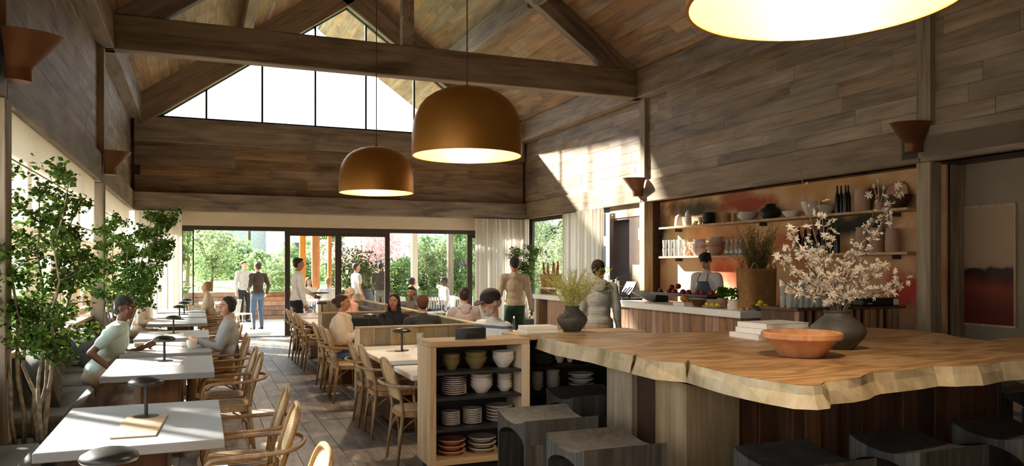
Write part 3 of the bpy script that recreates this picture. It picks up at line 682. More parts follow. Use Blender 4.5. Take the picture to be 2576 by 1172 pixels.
def bench(x0, x1, y0, y1, label, back):
    t = thing('booth_bench', label, 'bench', ((x0 + x1) / 2, (y0 + y1) / 2, 0), 0, 'upholstered booth benches'); hx, hy = (x1 - x0) / 2, (y1 - y0) / 2
    MB().box(-hx, hx, -hy, hy, 0, .32).build('plinth', 'w_base', t); MB().box(-hx, hx, -hy, hy, .32, .46, .03).build('seat_cushion', 'fabricgreen', t, 40)
    if back == '+x': MB().box(hx - .12, hx - .005, -hy, hy, .46, .88, .03).build('back_cushion', 'fabricgreen', t, 40)
    if back == '+y': MB().box(-hx, hx, hy - .12, hy - .005, .46, .90, .03).build('back_cushion', 'fabricgreen', t, 40)
    return t
bench(2.42, 3.02, 6.35, 8.58, 'green upholstered bench under the elderly man in the cap', '+x')
bench(2.42, 3.02, 8.70, 10.85, 'green bench holding the dark-haired couple', '+x')
bench(1.85, 3.02, 10.88, 11.43, 'dark green bench backing onto the second partition', '+y')
bench(2.42, 3.02, 11.55, 15.25, 'green bench of the far booth by the pink-clad diner', '+x')
GM = 'marble booth tables'
table(1.62, 2.36, 6.18, 6.84, 'white marble table peeking out behind the dish cabinet', GM, 'marble', .045)
table(1.62, 2.36, 7.22, 8.58, 'white marble booth table nearest the dish cabinet with a lamp', GM, 'marble', .045)
table(1.93, 2.36, 9.55, 10.82, 'white marble table in front of the woman in the cream shawl', GM, 'marble', .045)
table(1.62, 2.36, 12.1, 13.4, 'marble table in the far booth', GM, 'marble', .045)
table(1.62, 2.36, 13.8, 15.1, 'marble table next to the waiter', GM, 'marble', .045)
lamp(1.99, 8.02, 'dark mushroom lamp on the nearest marble booth table'); lamp(2.18, 10.6, 'mushroom lamp between the shawled woman and the couple'); lamp(2.1, 14.5, 'small mushroom lamp behind the shawled woman')
# small items on the marble table
def tumbler(x, y, z, label, r=.035, h=.12, group=None, mat='glassware', name='drinking_glass', cat='glass'):
    o = MB().lathe([(0, .004), (r * .75, .004), (r * .98, h), (r, h), (r * .8, 0), (0, 0)], n=20).build(name, mat, None, 50, (x, y, z)); return tag(o, label, cat, group)
tumbler(1.83 + .45, 8.35, .75, 'tall clear glass beside the lamp on the marble table', .045, .15); tumbler(2.2, 7.55, .75, 'clear glass at the cabinet end of the marble table', .035, .10)
for dx, rz, l in ((2.1, .6, 'folded white napkin left of the black canister'), (2.3, -.5, 'folded white napkin close to the black canister')):
    o = MB().prism([(-.1, 0), (0, .07), (.1, 0), (.094, 0), (0, .06), (-.094, 0)], -.08, .08, 'xz').build('napkin', 'paper', None, False, (dx - .02, 7.35 + (.2 if rz > 0 else 0), .75), (0, 0, rz)); tag(o, l, 'napkin')
# ---- indoor birches in planters
def leaf_cloud(mb, centers, n, size, rnd, flat=False):
    for _ in range(n):
        c, rad = rnd.choice(centers)
        while True:
            d = Vector((rnd.uniform(-1, 1), rnd.uniform(-1, 1), rnd.uniform(-1, 1)))
            if d.length < 1: break
        p = Vector(c) + Vector((d.x * rad[0], d.y * rad[1], d.z * rad[2])) if hasattr(rad, '__len__') else Vector(c) + d * rad
        s = size * rnd.uniform(.6, 1.25); a = Vector((rnd.gauss(0, 1), rnd.gauss(0, 1), rnd.gauss(0, .6))).normalized(); bq = a.cross(Vector((rnd.gauss(0, 1), rnd.gauss(0, 1), rnd.gauss(0, 1)))).normalized()
        fold = a.cross(bq) * s * .15
        o = len(mb.v); mb.v += [tuple(p - a * s * .5), tuple(p + bq * s * .38 + fold), tuple(p + a * s * .55), tuple(p - bq * s * .38 + fold)]; mb.f += [(o, o + 1, o + 2), (o, o + 2, o + 3)]
def birch(x, y, label, h, spread, seed, nst, nleaf, lsize=.045, planter='stoneblack', lean=(0, 0), zlo=1.0):
    rnd = random.Random(seed); t = thing('potted_birch', label, 'tree', (x, y, 0), 0)
    MB().box(-.2, .2, -.24, .24, 0, .36, .015).build('planter', planter, t); MB().box(-.18, .18, -.22, .22, .33, .34).build('soil', 'soil', t)
    cents = []; br = MB()
    for s in range(nst):
        a = rnd.uniform(0, 6.28); px, py = rnd.uniform(-.1, .1), rnd.uniform(-.16, .16); tx, ty = px + math.cos(a) * spread * .45 + lean[0], py + math.sin(a) * spread * .8 + lean[1]
        hh = h * rnd.uniform(.72, 1.0); pts = [Vector((px, py, .3))]
        for k in range(1, 9):
            q = k / 8; pts.append(Vector((px + (tx - px) * q ** 1.4 + rnd.uniform(-.03, .03), py + (ty - py) * q ** 1.4 + rnd.uniform(-.03, .03), .3 + (hh - .3) * q)))
        MB().tube(pts, [.017 * (1 - .75 * k / 8) for k in range(9)], 7).build('stem', 'birchbark', t, True)
        for k in range(2, 9):
            p = pts[k]
            if p.z < zlo: continue
            for _ in range(3):
                a2 = rnd.uniform(0, 6.28); L_ = spread * rnd.uniform(.25, .75) * (1.15 - .5 * k / 8); e = p + Vector((math.cos(a2) * L_ * .7, math.sin(a2) * L_, rnd.uniform(-.02, .35) * L_ * 1.4)); mid = p.lerp(e, .5) + Vector((0, 0, .04))
                br.tube([p, mid, e], [.006, .004, .002], 5)
                for q in (.35, .6, .8, 1.0): cents.append((p.lerp(e, q), .085))
        cents.append((pts[-1], .08))
    br.build('twigs', 'bark', t, True, fix=False)
    lf = MB(); leaf_cloud(lf, cents, nleaf, lsize, rnd); tag(lf.build('foliage', 'leaf' if seed % 2 else 'leaf2', t, fix=False), kind='stuff')
    return t
birch(-1.13, 6.50, 'multi-stem birch in a dark planter in front of the near window, left edge', 2.50, .62, 21, 7, 5200, .044, zlo=.95, lean=(.02, .15))
birch(-1.08, 12.68, 'lush birch in a planter behind the smiling man, before the far post', 2.45, .85, 32, 8, 7600, .055, zlo=1.0, lean=(.25, 0))
birch(7.35, 17.4, 'slender leafy tree by the right-hand curtains behind the man in green trousers', 2.35, .5, 45, 5, 2600, .05, zlo=1.1)
# ================================================================== BAR, SHELVES AND WHAT STANDS ON THEM
def tpx(px): return math.tan(YAW + math.atan((px - 1288) / FPX))
def onx(px, X):                     # point on the depth line x = X, seen at column px; returns y and metres per pixel there
    y = X / tpx(px); return y, (y * math.cos(YAW) + X * math.sin(YAW)) / FPX
def ony(px, Y):
    x = Y * tpx(px); return x, (Y * math.cos(YAW) + x * math.sin(YAW)) / FPX

t = thing('bar_counter', 'long bar counter with white stone top and vertical oak boards', 'counter', (6.9, 11.5, 0))
MB().box(-.42, .42, -3.34, 3.36, .965, 1.06, .006).build('countertop', 'marble', t)
MB().box(-.34, .40, -3.30, 2.75, 0, .965).build('body', 'w_base', t)
rnd = random.Random(5); y = -3.30
while y < 2.72:
    wd = rnd.choice((.11, .14, .17)); MB().box(-.362, -.34, y + .002, min(y + wd, 2.75) - .002, .02, .965, .003).build('front_board', 'w_bar', t, fix=False); y += wd
for i in range(6): MB().box(-.34 + .124 * i, -.34 + .124 * (i + 1) - .003, -3.335, -3.30, 0, .965, .003).build('end_board', 'w_bar', t, fix=False)
MB().box(-.40, -.28, 3.22, 3.34, 0, .965, .005).build('leg', 'cream', t); MB().box(-.34, .40, 3.2, 3.3, 0, .965).build('end_panel', 'w_bar', t)
t = thing('raised_ledge', 'low white ledge raised on the garden end of the bar counter', 'shelf', (6.78, 14.2, 1.06))
MB().box(-.2, .2, -.62, .62, .11, .15, .004).build('board', 'marble', t)
for yy in (-.56, .5): MB().box(-.18, .18, yy, yy + .06, 0, .11).build('support', 'w_bar', t)
t = thing('back_cabinet', 'tall reddish slatted cabinet with glassware on top, beyond the live-edge table', 'cabinet', (7.02, 7.15, 0))
MB().box(-.80, .80, -.26, .3, 0, 1.14).build('carcass', 'w_base', t); MB().box(-.83, .82, -.34, .3, 1.14, 1.17, .004).build('top_board', 'w_base', t)
x = -.80; k = 0
while x < .78:
    wd = (.085, .03, .05)[k % 3]; k += 1
    MB().box(x, x + wd, -.33, -.26, 0, 1.14, .004).build('slat', 'w_bar', t, fix=False); x += wd + (.02, .075, .10)[k % 3]
# shelves
for z, l in ((2.36, 'upper long pale wooden shelf on the mural wall'), (1.82, 'lower long pale wooden shelf on the mural wall')):
    t = thing('wall_shelf', l, 'shelf', (8.12, 9.75, z)); MB().box(-.16, .14, -2.85, 2.62, -.035, 0, .004).build('board', 'w_oakx', t)
    for yy in (-2.5, 0, 2.3): MB().box(0, .14, yy, yy + .02, -.09, -.035).build('bracket', 'frame', t)
SX = 8.10
def sh(px, dx=0): y, s = onx(px, SX + dx); return SX + dx, y, s
def lth(name, label, cat, px, wpx, hpx, z, prof, mat, dx=0, group=None, n=24, pos=None):
    x, y, s = sh(px, dx) if pos is None else pos
    r, h = wpx * s / 2, hpx * s; pr = [(a * r, b_ * h) for a, b_ in prof]
    o = MB().lathe(pr, n=n).build(name, mat, None, 45, (x, y, z)); return tag(o, label, cat, group)
BOWL = [(0, 0), (.45, 0), (.5, .06), (.85, .6), (1, 1), (.94, 1), (.8, .6), (.45, .12), (0, .1)]
VASE = [(0, 0), (.55, 0), (.9, .28), (1, .45), (.85, .65), (.5, .82), (.42, .92), (.5, 1), (.42, 1), (.36, .9), (0, .85)]
JAR = [(0, 0), (.88, 0), (1, .05), (1, .82), (.86, .9), (.86, .93), (.95, .94), (.95, 1), (0, 1)]
BOT = [(0, 0), (.95, 0), (1, .05), (1, .55), (.8, .66), (.42, .76), (.36, .96), (.42, 1), (0, 1)]
CARAFE = [(0, .01), (.9, .01), (.96, .05), (.96, .5), (.5, .7), (.45, .9), (.6, 1), (.64, 1), (.5, .9), (.55, .7), (1, .5), (1, .03), (.95, 0), (0, 0)]
U, Lw = 2.36, 1.82
def handle(o, r, z0, z1, mat, k=.6):
    MB().tube([(-.95 * r, -.2 * r, z1), (-.95 * r - r * k, -.3 * r, z1 - .1 * (z1 - z0)), (-.95 * r - r * k, -.3 * r, z0 + .2 * (z1 - z0)), (-.95 * r, -.2 * r, z0)], max(.005, r * .09), 6).build('handle', mat, o, True)
o = lth('coffee_pot', 'squat white enamel coffee pot at the left end of the upper shelf', 'pot', 1707, 22, 30, U, [(0, 0), (.95, 0), (1, .05), (.8, .7), (.78, .8), (.5, .9), (.15, .95), (.15, 1), (0, 1)], 'white', -.03); handle(o, .055, .03, .13, 'white')
o = lth('coffee_pot', 'tall white enamel coffee pot with pointed lid on the upper shelf', 'pot', 1731, 20, 40, U, [(0, 0), (1, 0), (1, .05), (.75, .75), (.7, .8), (.3, .9), (.12, .95), (.12, 1), (0, 1)], 'ceramic', -.05); handle(o, .05, .05, .17, 'ceramic')
lth('small_cup', 'tiny pale cup on the upper shelf beside the white pots', 'cup', 1751, 11, 10, U, BOWL, 'ceramic', -.05)
lth('goblet', 'pale goblet in front of the dark bowls on the upper shelf', 'cup', 1763, 13, 18, U, [(0, 0), (.7, 0), (.4, .1), (.5, .2), (.9, .6), (1, 1), (.85, 1), (.7, .5), (0, .3)], 'ceramic2', -.08)
for px, wp, hp, l, mt in ((1780, 36, 18, 'dark grey bowl on the upper shelf, left of the woven bottle', 'stoneblack'), (1783, 30, 30, 'tall dark stoneware pot behind the dark grey bowl', 'stoneblack')): lth('dark_bowl', l, 'bowl', px, wp, hp, U, BOWL if hp < 20 else JAR, mt, .05 if hp > 20 else -.02)
o = lth('woven_bottle', 'squat woven bottle with a hoop handle on the upper shelf', 'bottle', 1826, 24, 24, U, JAR, 'wicker', -.03); MB().tube(arc((-.05, 0, .12), (.05, 0, .12), (0, 0, .11), 10), .006, 6).build('handle', 'wicker', o, True)
lth('pale_jar', 'small pinkish jar right of the woven bottle', 'jar', 1846, 14, 22, U, JAR, 'pinkclay')
for i in range(3): lth('white_bowl', 'white bowl on the upper shelf, %s of three nested left of the black vase' % ('lowest', 'middle', 'top')[i], 'bowl', 1878 + i * 2, 48, 14, U + .025 * i, BOWL, 'ceramic', 0, 'nested white bowls by the black vase')
lth('black_vase', 'squat black vase on the upper shelf', 'vase', 1938, 54, 38, U, VASE, 'stoneblack')
lth('white_dish', 'shallow white dish right of the black vase', 'dish', 1990, 46, 15, U, BOWL, 'white')
lth('serving_bowl', 'large pale green-white serving bowl on the upper shelf', 'bowl', 2040, 50, 34, U, BOWL, 'ceramic', -.04); lth('serving_bowl', 'cream bowl partly behind the large pale serving bowl', 'bowl', 2078, 46, 24, U, BOWL, 'ceramic2', .04)
for i, px in enumerate((2106, 2116, 2127, 2134)): lth('wine_bottle', 'dark bottle on the upper shelf, %s from the left of four' % ORD[i], 'bottle', px, 12, 70, U, BOT, 'blackplastic', -.02 + .05 * (i % 2), 'dark bottles on the upper shelf')
lth('stoneware_jar', 'tall pinkish stoneware jar on the upper shelf', 'jar', 2170, 38, 58, U, JAR, 'pinkclay')
t = thing('utensil_pot', 'small jar of wooden spoons on the upper shelf beside the tall jar', 'utensils', (*sh(2212)[:2], U)); MB().lathe([(0, 0), (.05, 0), (.055, .1), (.048, .1), (.045, .01), (0, .01)], n=18).build('jar', 'pinkclay', t, 40)
for i, (dx, dy, h) in enumerate(((-.03, .06, .30), (.0, .02, .36), (.02, -.05, .27))): MB().tube([(0, 0, .02), (dx, dy, h)], .006, 6).ell((dx, dy, h + .02), (.012, .025, .035)).build('spoon', 'cream', t, True)
t = thing('round_fan', 'round wooden platter leaning at the right end of the upper shelf', 'platter', (8.2, onx(2256, 8.2)[0], U)); MB().lathe([(0, 0), (.17, 0), (.18, .012), (.17, .02), (0, .014)], n=28).xf(Matrix.Translation((0, 0, .18)) @ Matrix.Rotation(R(-78), 4, 'Y')).build('disc', 'rust', t, 40)
lth('wooden_bowl', 'dark wooden bowl before the leaning platter', 'bowl', 2262, 60, 34, U, BOWL, 'darkwalnut', -.03)
# lower shelf
GT = 'glass tumblers stacked at the left of the lower shelf'
def tumb(label, x, y, z, r, h, group): return tumbler(x, y, z, label, r, h, group, name='glass_tumbler')
for i, px in enumerate((1672, 1686, 1699, 1711)):
    x, y, s = sh(px, -.02)
    for tt in (0, 1):
        for bk in (0, .12): tumb('clear tumbler on lower shelf, %s column from left, %s tier, %s row' % (ORD[i], ('lower', 'upper')[tt], 'front' if not bk else 'back'), x + bk, y, Lw + tt * .155, .042, .15, GT)
lth('cream_jug', 'small cream jug between tumblers and bowls on the lower shelf', 'jug', 1727, 20, 24, Lw, VASE, 'ceramic')
for i in range(4): lth('pale_bowl', 'pale pink bowl in the left stack of the lower shelf, %s from the bottom' % ORD[i], 'bowl', 1760, 48 - (i > 1) * 14, 20 if i < 2 else 14, Lw + (0, .07, .15, .19)[i], BOWL, 'pink', -.03, 'pale bowls on the lower shelf')
for i in range(4): lth('pale_bowl', 'pale pink bowl in the right stack of the lower shelf, %s from the bottom' % ORD[i], 'bowl', 1800, 48 - (i > 1) * 10, 22 if i < 2 else 14, Lw + (0, .08, .17, .22)[i], BOWL, 'pinkclay' if i < 2 else 'pink', -.03, 'pale bowls on the lower shelf')
for i, px in enumerate((1829, 1841, 1853, 1864)): lth('glass_carafe', 'small clear carafe on the lower shelf, %s of four from the left' % ORD[i], 'carafe', px, 11, 40, Lw, CARAFE, 'glassware', -.02, 'clear carafes on the lower shelf')
lth('white_plate', 'little white dish right of the clear carafes', 'dish', 1884, 24, 12, Lw, BOWL, 'white')
for i, px in enumerate((2010, 2026, 2042, 2058, 2074, 2090, 2106)): lth('green_bottle', 'dark green bottle behind the blossom on the lower shelf, %s from the left' % ORD[i], 'bottle', px, 14, 66, Lw, BOT, 'greenglass' if i % 3 else 'blackplastic', (-.03, .04)[i % 2], 'green bottles behind the blossom')
for i, px in enumerate((2170, 2205, 2245)): lth('storage_jar', 'tall pinkish storage jar at the right of the lower shelf, %s of three' % ORD[i], 'jar', px, 34, 64 - i * 2, Lw, JAR, 'pinkclay', 0, 'pinkish jars on the lower shelf')
# on the back cabinet
CZ = 1.17
for i in range(8):
    for r_ in (0, 1):
        for tt in (0, 1):
            px = 1985 + i * 14; x, s = ony(px, 6.93); tumb('tall tumbler on slatted cabinet, %s column from left, %s tier, %s row' % (ORD[i], ('lower', 'upper')[tt], ('front', 'back')[r_]), x + r_ * .03, 6.93 + r_ * .14, CZ + tt * .145, .030, .14, 'tumblers massed on the slatted cabinet')
t = thing('serving_warmer', 'long low black appliance with a white tag on the slatted cabinet', 'appliance', (7.50, 6.95, CZ)); MB().box(-.30, .27, -.11, .11, 0, .095, .018).build('housing', 'blackplastic', t, 40); MB().box(.17, .25, -.113, -.11, .012, .085).build('tag', 'white', t); MB().box(-.24, -.17, -.113, -.11, .03, .038).build('label_strip', 'white', t)
tag(MB().box(-.04, .04, -.03, .03, 0, .09, .004).build('white_box', 'white', None, loc=(7.63, 7.12, CZ + .0)), 'small white box standing behind the black appliance', 'box')
def fruit(name, label, cat, x, y, z, r, mat, group=None, sq=(1, 1, .92), stem=True):
    o = MB().ell((0, 0, r * sq[2]), (r * sq[0], r * sq[1], r * sq[2]), 14, 9).build(name, mat, None, True, (x, y, z)); tag(o, label, cat, group)
    if stem: MB().tube([(0, 0, 2 * r * sq[2] - .012), (.004, 0, 2 * r * sq[2] + .012)], .0025, 5).build('stem', 'bark', o)
    return o
fruit('orange', 'orange beside the white box on the slatted cabinet', 'fruit', 7.48, 7.15, CZ, .05, 'terracotta', None, (1, 1, 1))
fruit('bread_loaf', 'pale wrapped loaf behind the black appliance', 'bread', 7.28, 7.16, CZ, .09, 'ceramic', None, (1.4, .8, .7), False)
# on the bar counter
C0 = 1.06
t = thing('wicker_basket', 'tall rectangular wicker basket with two hoop handles at the counter end', 'basket', (7.02, 8.50, C0))
mb = MB(); rows = 26
for i in range(rows):
    z0 = i * .55 / rows; s = 1 + .05 * i / rows; pts = [(.23 * s * (abs(math.cos(a)) ** .5) * math.copysign(1, math.cos(a)), .17 * s * (abs(math.sin(a)) ** .5) * math.copysign(1, math.sin(a)), z0 + .011) for a in [2 * math.pi * k / 40 + .0001 for k in range(41)]]
    mb.tube([(p[0] + .004 * math.sin(k * 1.57 + i * 3.14), p[1] + .004 * math.sin(k * 1.57 + i * 3.14), p[2]) for k, p in enumerate(pts)], .0125, 5, False)
tag(mb.build('woven_side', 'wicker', t, True, fix=False), kind='stuff')
MB().box(-.20, .20, -.14, .14, 0, .02).build('bottom', 'wicker', t)
for sx_ in (-.20, .20): MB().tube(arc((sx_, -.07, .55), (sx_, .07, .55), (0, 0, .12), 10), .012, 6).build('handle', 'wicker', t, True)
MB().tube(arc((-.21, -.15, .54), (-.09, -.15, .54), (0, 0, .09), 8), .01, 6).build('handle', 'wicker', t, True); MB().tube(arc((.09, -.15, .54), (.21, -.15, .54), (0, 0, .09), 8), .01, 6).build('handle', 'wicker', t, True)
def spray(name, label, cat, loc, n, h, spread, mat, seed, stemmat='bark', leafn=26, lsize=.02, stemr=.003, thin=.25, z0=.05):
    rnd = random.Random(seed); t = thing(name, label, cat, loc)
    st = MB(); lf = MB(); rnd2 = rnd
    for _ in range(n):
        a = rnd.uniform(0, 6.28); q = spread * rnd.uniform(.2, 1); hh = h * rnd.uniform(.6, 1); p0 = Vector((rnd.uniform(-.03, .03), rnd.uniform(-.03, .03), z0)); p2 = Vector((math.cos(a) * q, math.sin(a) * q, hh)); p1 = p0.lerp(p2, .5) + Vector((-math.cos(a) * q * .15, -math.sin(a) * q * .15, hh * .08))
        st.tube([p0, p1, p2], [stemr, stemr * .8, stemr * .4], 4, False)
        for k in range(leafn):
            u_ = .3 + .7 * k / leafn; b0 = p0.lerp(p1, u_ * 2) if u_ < .5 else p1.lerp(p2, u_ * 2 - 1)
            d = Vector((rnd.gauss(0, 1), rnd.gauss(0, 1), rnd.gauss(.3, 1))).normalized(); L_ = lsize * rnd.uniform(1, 3) * (1.2 - .5 * u_); sd = d.cross(Vector((rnd.gauss(0, 1), rnd.gauss(0, 1), 1))).normalized() * lsize * thin
            o = len(lf.v); lf.v += [tuple(b0), tuple(b0 + d * L_ * .5 + sd), tuple(b0 + d * L_), tuple(b0 + d * L_ * .5 - sd)]; lf.f += [(o, o + 1, o + 2, o + 3)]
    tag(st.build('stems', stemmat, t, fix=False), kind='stuff'); tag(lf.build('foliage', mat, t, fix=False), kind='stuff'); return t
spray('dried_fern_bunch', 'feathery olive-brown fern bunch standing in the wicker basket', 'plant', (7.02, 8.50, C0 + .03), 95, 1.16, .33, 'fern', 12, leafn=46, lsize=.028, thin=.17, z0=.1)
def cx_(px, X): y, s = onx(px, X); return X, y, s
def bowl_at(px, X, r, h, z, label, mat, name='fruit_bowl', cat='bowl', prof=BOWL):
    x, y, s = cx_(px, X); o = MB().lathe([(a * r, c * h) for a, c in prof], n=32).build(name, mat, None, 45, (x, y, z)); return tag(o, label, cat), x, y
_, x, y = bowl_at(1914, 6.80, .13, .07, C0, 'green bowl of lemons in front of the wicker basket', 'fabricgreen')
for i, (a, c, dz) in enumerate(((-.05, -.03, .035), (.05, -.03, .035), (0, .05, .035), (0, 0, .085))): fruit('lemon', 'lemon in the green bowl by the basket, %s' % ('left one', 'right one', 'rear one', 'topmost')[i], 'fruit', x + a, y + c, C0 + dz - .01, .037, 'yellow', 'lemons in the green bowl', (1.25, 1, .95), False)
PL = [(0, 0), (.6, 0), (.65, .2), (1, .85), (1, 1), (.94, 1), (.6, .35), (0, .3)]
_, x, y = bowl_at(1797, 6.66, .17, .035, C0, 'pale green platter of lemons at the counter edge', 'ceramic2', 'platter', 'platter', PL)
for i in range(5): fruit('lemon', 'lemon on the pale green platter, %s from the left' % ORD[i], 'fruit', x + (-.03, .03)[i % 2], y + .11 - .055 * i, C0 + .012, .036, 'yellow', 'lemons on the pale green platter', (1, 1.25, .95), False)
_, x, y = bowl_at(1757, 6.68, .115, .10, C0, 'copper coloured bowl at the counter edge', 'copper')
tag(MB().box(-.08, .08, -.14, .14, 0, .05, .003).build('white_tray', 'white', None, loc=(6.64, cx_(1718, 6.64)[1], C0)), 'white block tray under the orange gourd', 'tray')
fruit('gourd', 'orange gourd on the white block tray', 'vegetable', 6.66, cx_(1722, 6.66)[1], C0 + .05, .068, 'terracotta', None, (1, 1, .8)); fruit('small_gourd', 'small red-orange gourd behind the big one', 'vegetable', 6.78, cx_(1738, 6.78)[1], C0, .055, 'rust', None, (1, 1, .9))
tag(MB().box(-.10, .10, -.25, .25, 0, .10, .004).build('white_crate', 'white', None, loc=(6.92, cx_(1772, 6.92)[1], C0)), 'long white crate beneath the apple tray', 'crate')
def herb(px, X, r, h, mat, label, seed):
    x, y, s = cx_(px, X); t = thing('potted_herb', label, 'plant', (x, y, C0)); MB().lathe([(0, 0), (r * .8, 0), (r, h), (r * .9, h), (r * .85, h * .85), (0, h * .85)], n=24).build('pot', mat, t, 45)
    rn = random.Random(seed); lf = MB(); leaf_cloud(lf, [((0, 0, h + .07), (r * 1.5, r * 1.5, .08)), ((0, 0, h + .11), (r * 1.1, r * 1.1, .06))], 260, .04, rn); tag(lf.build('foliage', 'herb', t, fix=False), kind='stuff')
herb(1846, 6.78, .085, .12, 'white', 'leafy herb in a ribbed white pot by the basket', 3); herb(1818, 6.92, .08, .13, 'pinkclay', 'leafy herb in a tan pot left of the white one', 4)
for i, (px, X) in enumerate(((1866, 6.62), (1874, 6.68), (1881, 6.63))): fruit('egg', 'pinkish egg on the counter edge, %s of three' % ORD[i], 'egg', X, cx_(px, X)[1], C0, .027, 'pinkclay', 'eggs by the lemon platter', (1, 1.2, .95), False)
y0, y1 = cx_(1655, 7.02)[1], cx_(1800, 7.02)[1]
t = thing('fruit_tray', 'long black raised tray of red apples on the bar', 'tray', (7.02, (y0 + y1) / 2, C0)); h = (y0 - y1) / 2
MB().box(-.15, .15, -h, h, .115, .135, .003).box(-.15, -.135, -h, h, .135, .16).box(.135, .15, -h, h, .135, .16).build('tray', 'blackplastic', t)
for yy in (-h + .1, h - .1): MB().box(-.12, .12, yy - .02, yy + .02, 0, .115).build('foot', 'blackplastic', t)
for i, px in enumerate((1662, 1680, 1697, 1714, 1732, 1751, 1768, 1786)):
    fruit('apple', 'red apple in the front row of the black tray, %s from the left' % ORD[i], 'fruit', 6.95 + .03 * (i % 2), cx_(px, 6.95)[1], C0 + .135, .048, 'red', 'apples on the black tray')
for i, px in enumerate((1690, 1706)): fruit('apple', 'red apple heaped on the %s side of the pile in the black tray' % ('left', 'right')[i], 'fruit', 7.0, cx_(px, 7.0)[1], C0 + .20 + i * .02, .048, 'red', 'apples on the black tray')
t = thing('slate_board', 'dark slate board propped at the left of the apple tray', 'board', (6.95, cx_(1640, 6.95)[1], C0)); MB().obox((0, 0, .06), (1, 0, 0), (0, .97, .22), (0, -.22, .97), .16, .42, .012).build('slab', 'stoneblack', t)
# till, screen, candles
y = cx_(1575, 6.9)[1]; t = thing('card_terminal', 'black till with tilted screen and beige display on the bar', 'till', (6.88, y, C0))
MB().box(-.2, .2, -.25, .2, 0, .03, .005).build('base', 'blackplastic', t, 40); MB().box(-.13, -.10, .02, .24, .03, .20, .004).build('customer_display', 'white', t); MB().box(-.134, -.13, .04, .22, .08, .19).build('display_glass', 'screen', t)
MB().obox((.03, -.08, .20), (0, 1, 0), (.5, 0, .86), (.86, 0, -.5), .17, .13, .01, .004).build('screen', 'blackplastic', t); MB().tube([(.06, -.05, .02), (.06, -.06, .2)], .02, 8).build('neck', 'blackplastic', t)
for i, (px, h) in enumerate(((1531, .42), (1538, .34), (1545, .30), (1550, .36), (1556, .33))):
    X = 6.66 + .06 * (i % 2); t = thing('taper_candle', 'pale tall candle by the till, %s from the left' % ORD[i], 'candle', (X, cx_(px, X)[1], C0), 0, 'candles beside the till'); MB().tube([(0, 0, .01), (0, 0, h)], .017, 12).build('candle', 'paper', t, 50); MB().tube([(0, 0, h), (.002, 0, h + .02)], .002, 4).build('wick', 'blackplastic', t); MB().lathe([(0, 0), (.03, 0), (.03, .01), (0, .015)], n=16).build('holder', 'steel', t)
x, y, s = cx_(1367, 7.02); t = thing('bread_basket', 'round basket full of upright baguettes at the far end of the bar', 'basket', (6.74, 14.52, 1.21)); MB().lathe([(0, 0), (.19, 0), (.24, .26), (.225, .26), (.18, .02), (0, .02)], n=28).build('bowl', 'wicker', t, 45)
rnd = random.Random(2)
for i in range(8):
    a = i * .785; b_ = MB().tube([(0, 0, 0), (math.cos(a) * .02, math.sin(a) * .02, .2), (math.cos(a) * .05, math.sin(a) * .05, .46 + rnd.uniform(-.08, .05))], [.024, .034, .016], 9).build('baguette', 'rust' if i % 2 else 'terracotta', None, True, (6.74 + math.cos(a) * .12, 14.52 + math.sin(a) * .12, 1.235)); tag(b_, 'baguette upright in the round basket, %s around the ring' % ORD[i], 'bread', 'baguettes in the round basket')
# ================================================================== LIVE-EDGE TABLE, STOOLS, DISH CABINET
def pz(px, py, z):
    d = (z - CAM_H) * FPX / (668 - py); r = (px - 1288) / FPX * d; c, s = math.cos(YAW), math.sin(YAW)
    return (r * c + d * s, d * c - r * s)
ringwood('w_slab', (136, 102, 64), (166, 130, 86), (190, 156, 112))
wood('w_slabedge', (150, 132, 100), (190, 174, 140), (222, 210, 182), 2, rough=.8, gl=3, gx=9, var=.05, bump=.8)
TZ = 1.07
edge_px = [(1354, 843), (1401, 857), (1450, 865), (1495, 873), (1545, 885), (1592, 894), (1599, 890), (1606, 897), (1660, 908), (1722, 914), (1731, 905), (1738, 915), (1760, 921), (1830, 939), (1885, 950), (1938, 958), (2008, 969), (2046, 970), (2066, 968), (2076, 960), (2099, 958), (2130, 955), (2165, 949), (2180, 941), (2197, 937), (2249, 934), (2298, 928), (2347, 921), (2396, 922), (2430, 921), (2459, 920), (2515, 911), (2570, 906)]
ring = [pz(x, y, TZ) for x, y in edge_px] + [(5.6, 3.30), (6.1, 3.25), (6.6, 3.4), (6.95, 3.75), (7.0, 4.2), (6.85, 4.5)] + [pz(x, y, TZ) for x, y in [(2483, 856), (2448, 853), (2401, 845), (2378, 839.5), (2298, 830), (2193, 824), (2080, 825), (1990, 828), (1865, 832), (1781, 833), (1676, 838), (1568, 836), (1468, 839), (1390, 841)]]
cxm, cym = 4.4, 4.6
ring = [(x - cxm, y - cym) for x, y in ring]; n_ = len(ring); rnd = random.Random(4)
def offs(rg, d, jit=0):
    out = []
    for i in range(len(rg)):
        a, b_, c = Vector(rg[i - 1]), Vector(rg[i]), Vector(rg[(i + 1) % len(rg)]); t_ = (c - a).normalized(); nn = Vector((t_.y, -t_.x)); out.append(tuple(b_ + nn * (d + rnd.uniform(-jit, jit))))
    return out
area = sum(ring[i - 1][0] * ring[i][1] - ring[i][0] * ring[i - 1][1] for i in range(n_)); sg = 1 if area > 0 else -1
bot = offs(ring, .035 * sg, .012)
t = thing('live_edge_table', 'huge live-edge timber slab table with pale bark-cut rim', 'table', (cxm, cym, 0))
MB().prism(offs(ring, -.004 * sg), TZ - .012, TZ).build('tabletop', 'w_slab', t)
mb = MB(); mb.v = [(x, y, TZ - .001) for x, y in ring] + [(x, y, TZ - .045) for x, y in offs(ring, .012 * sg, .008)] + [(x, y, TZ - .11) for x, y in bot]
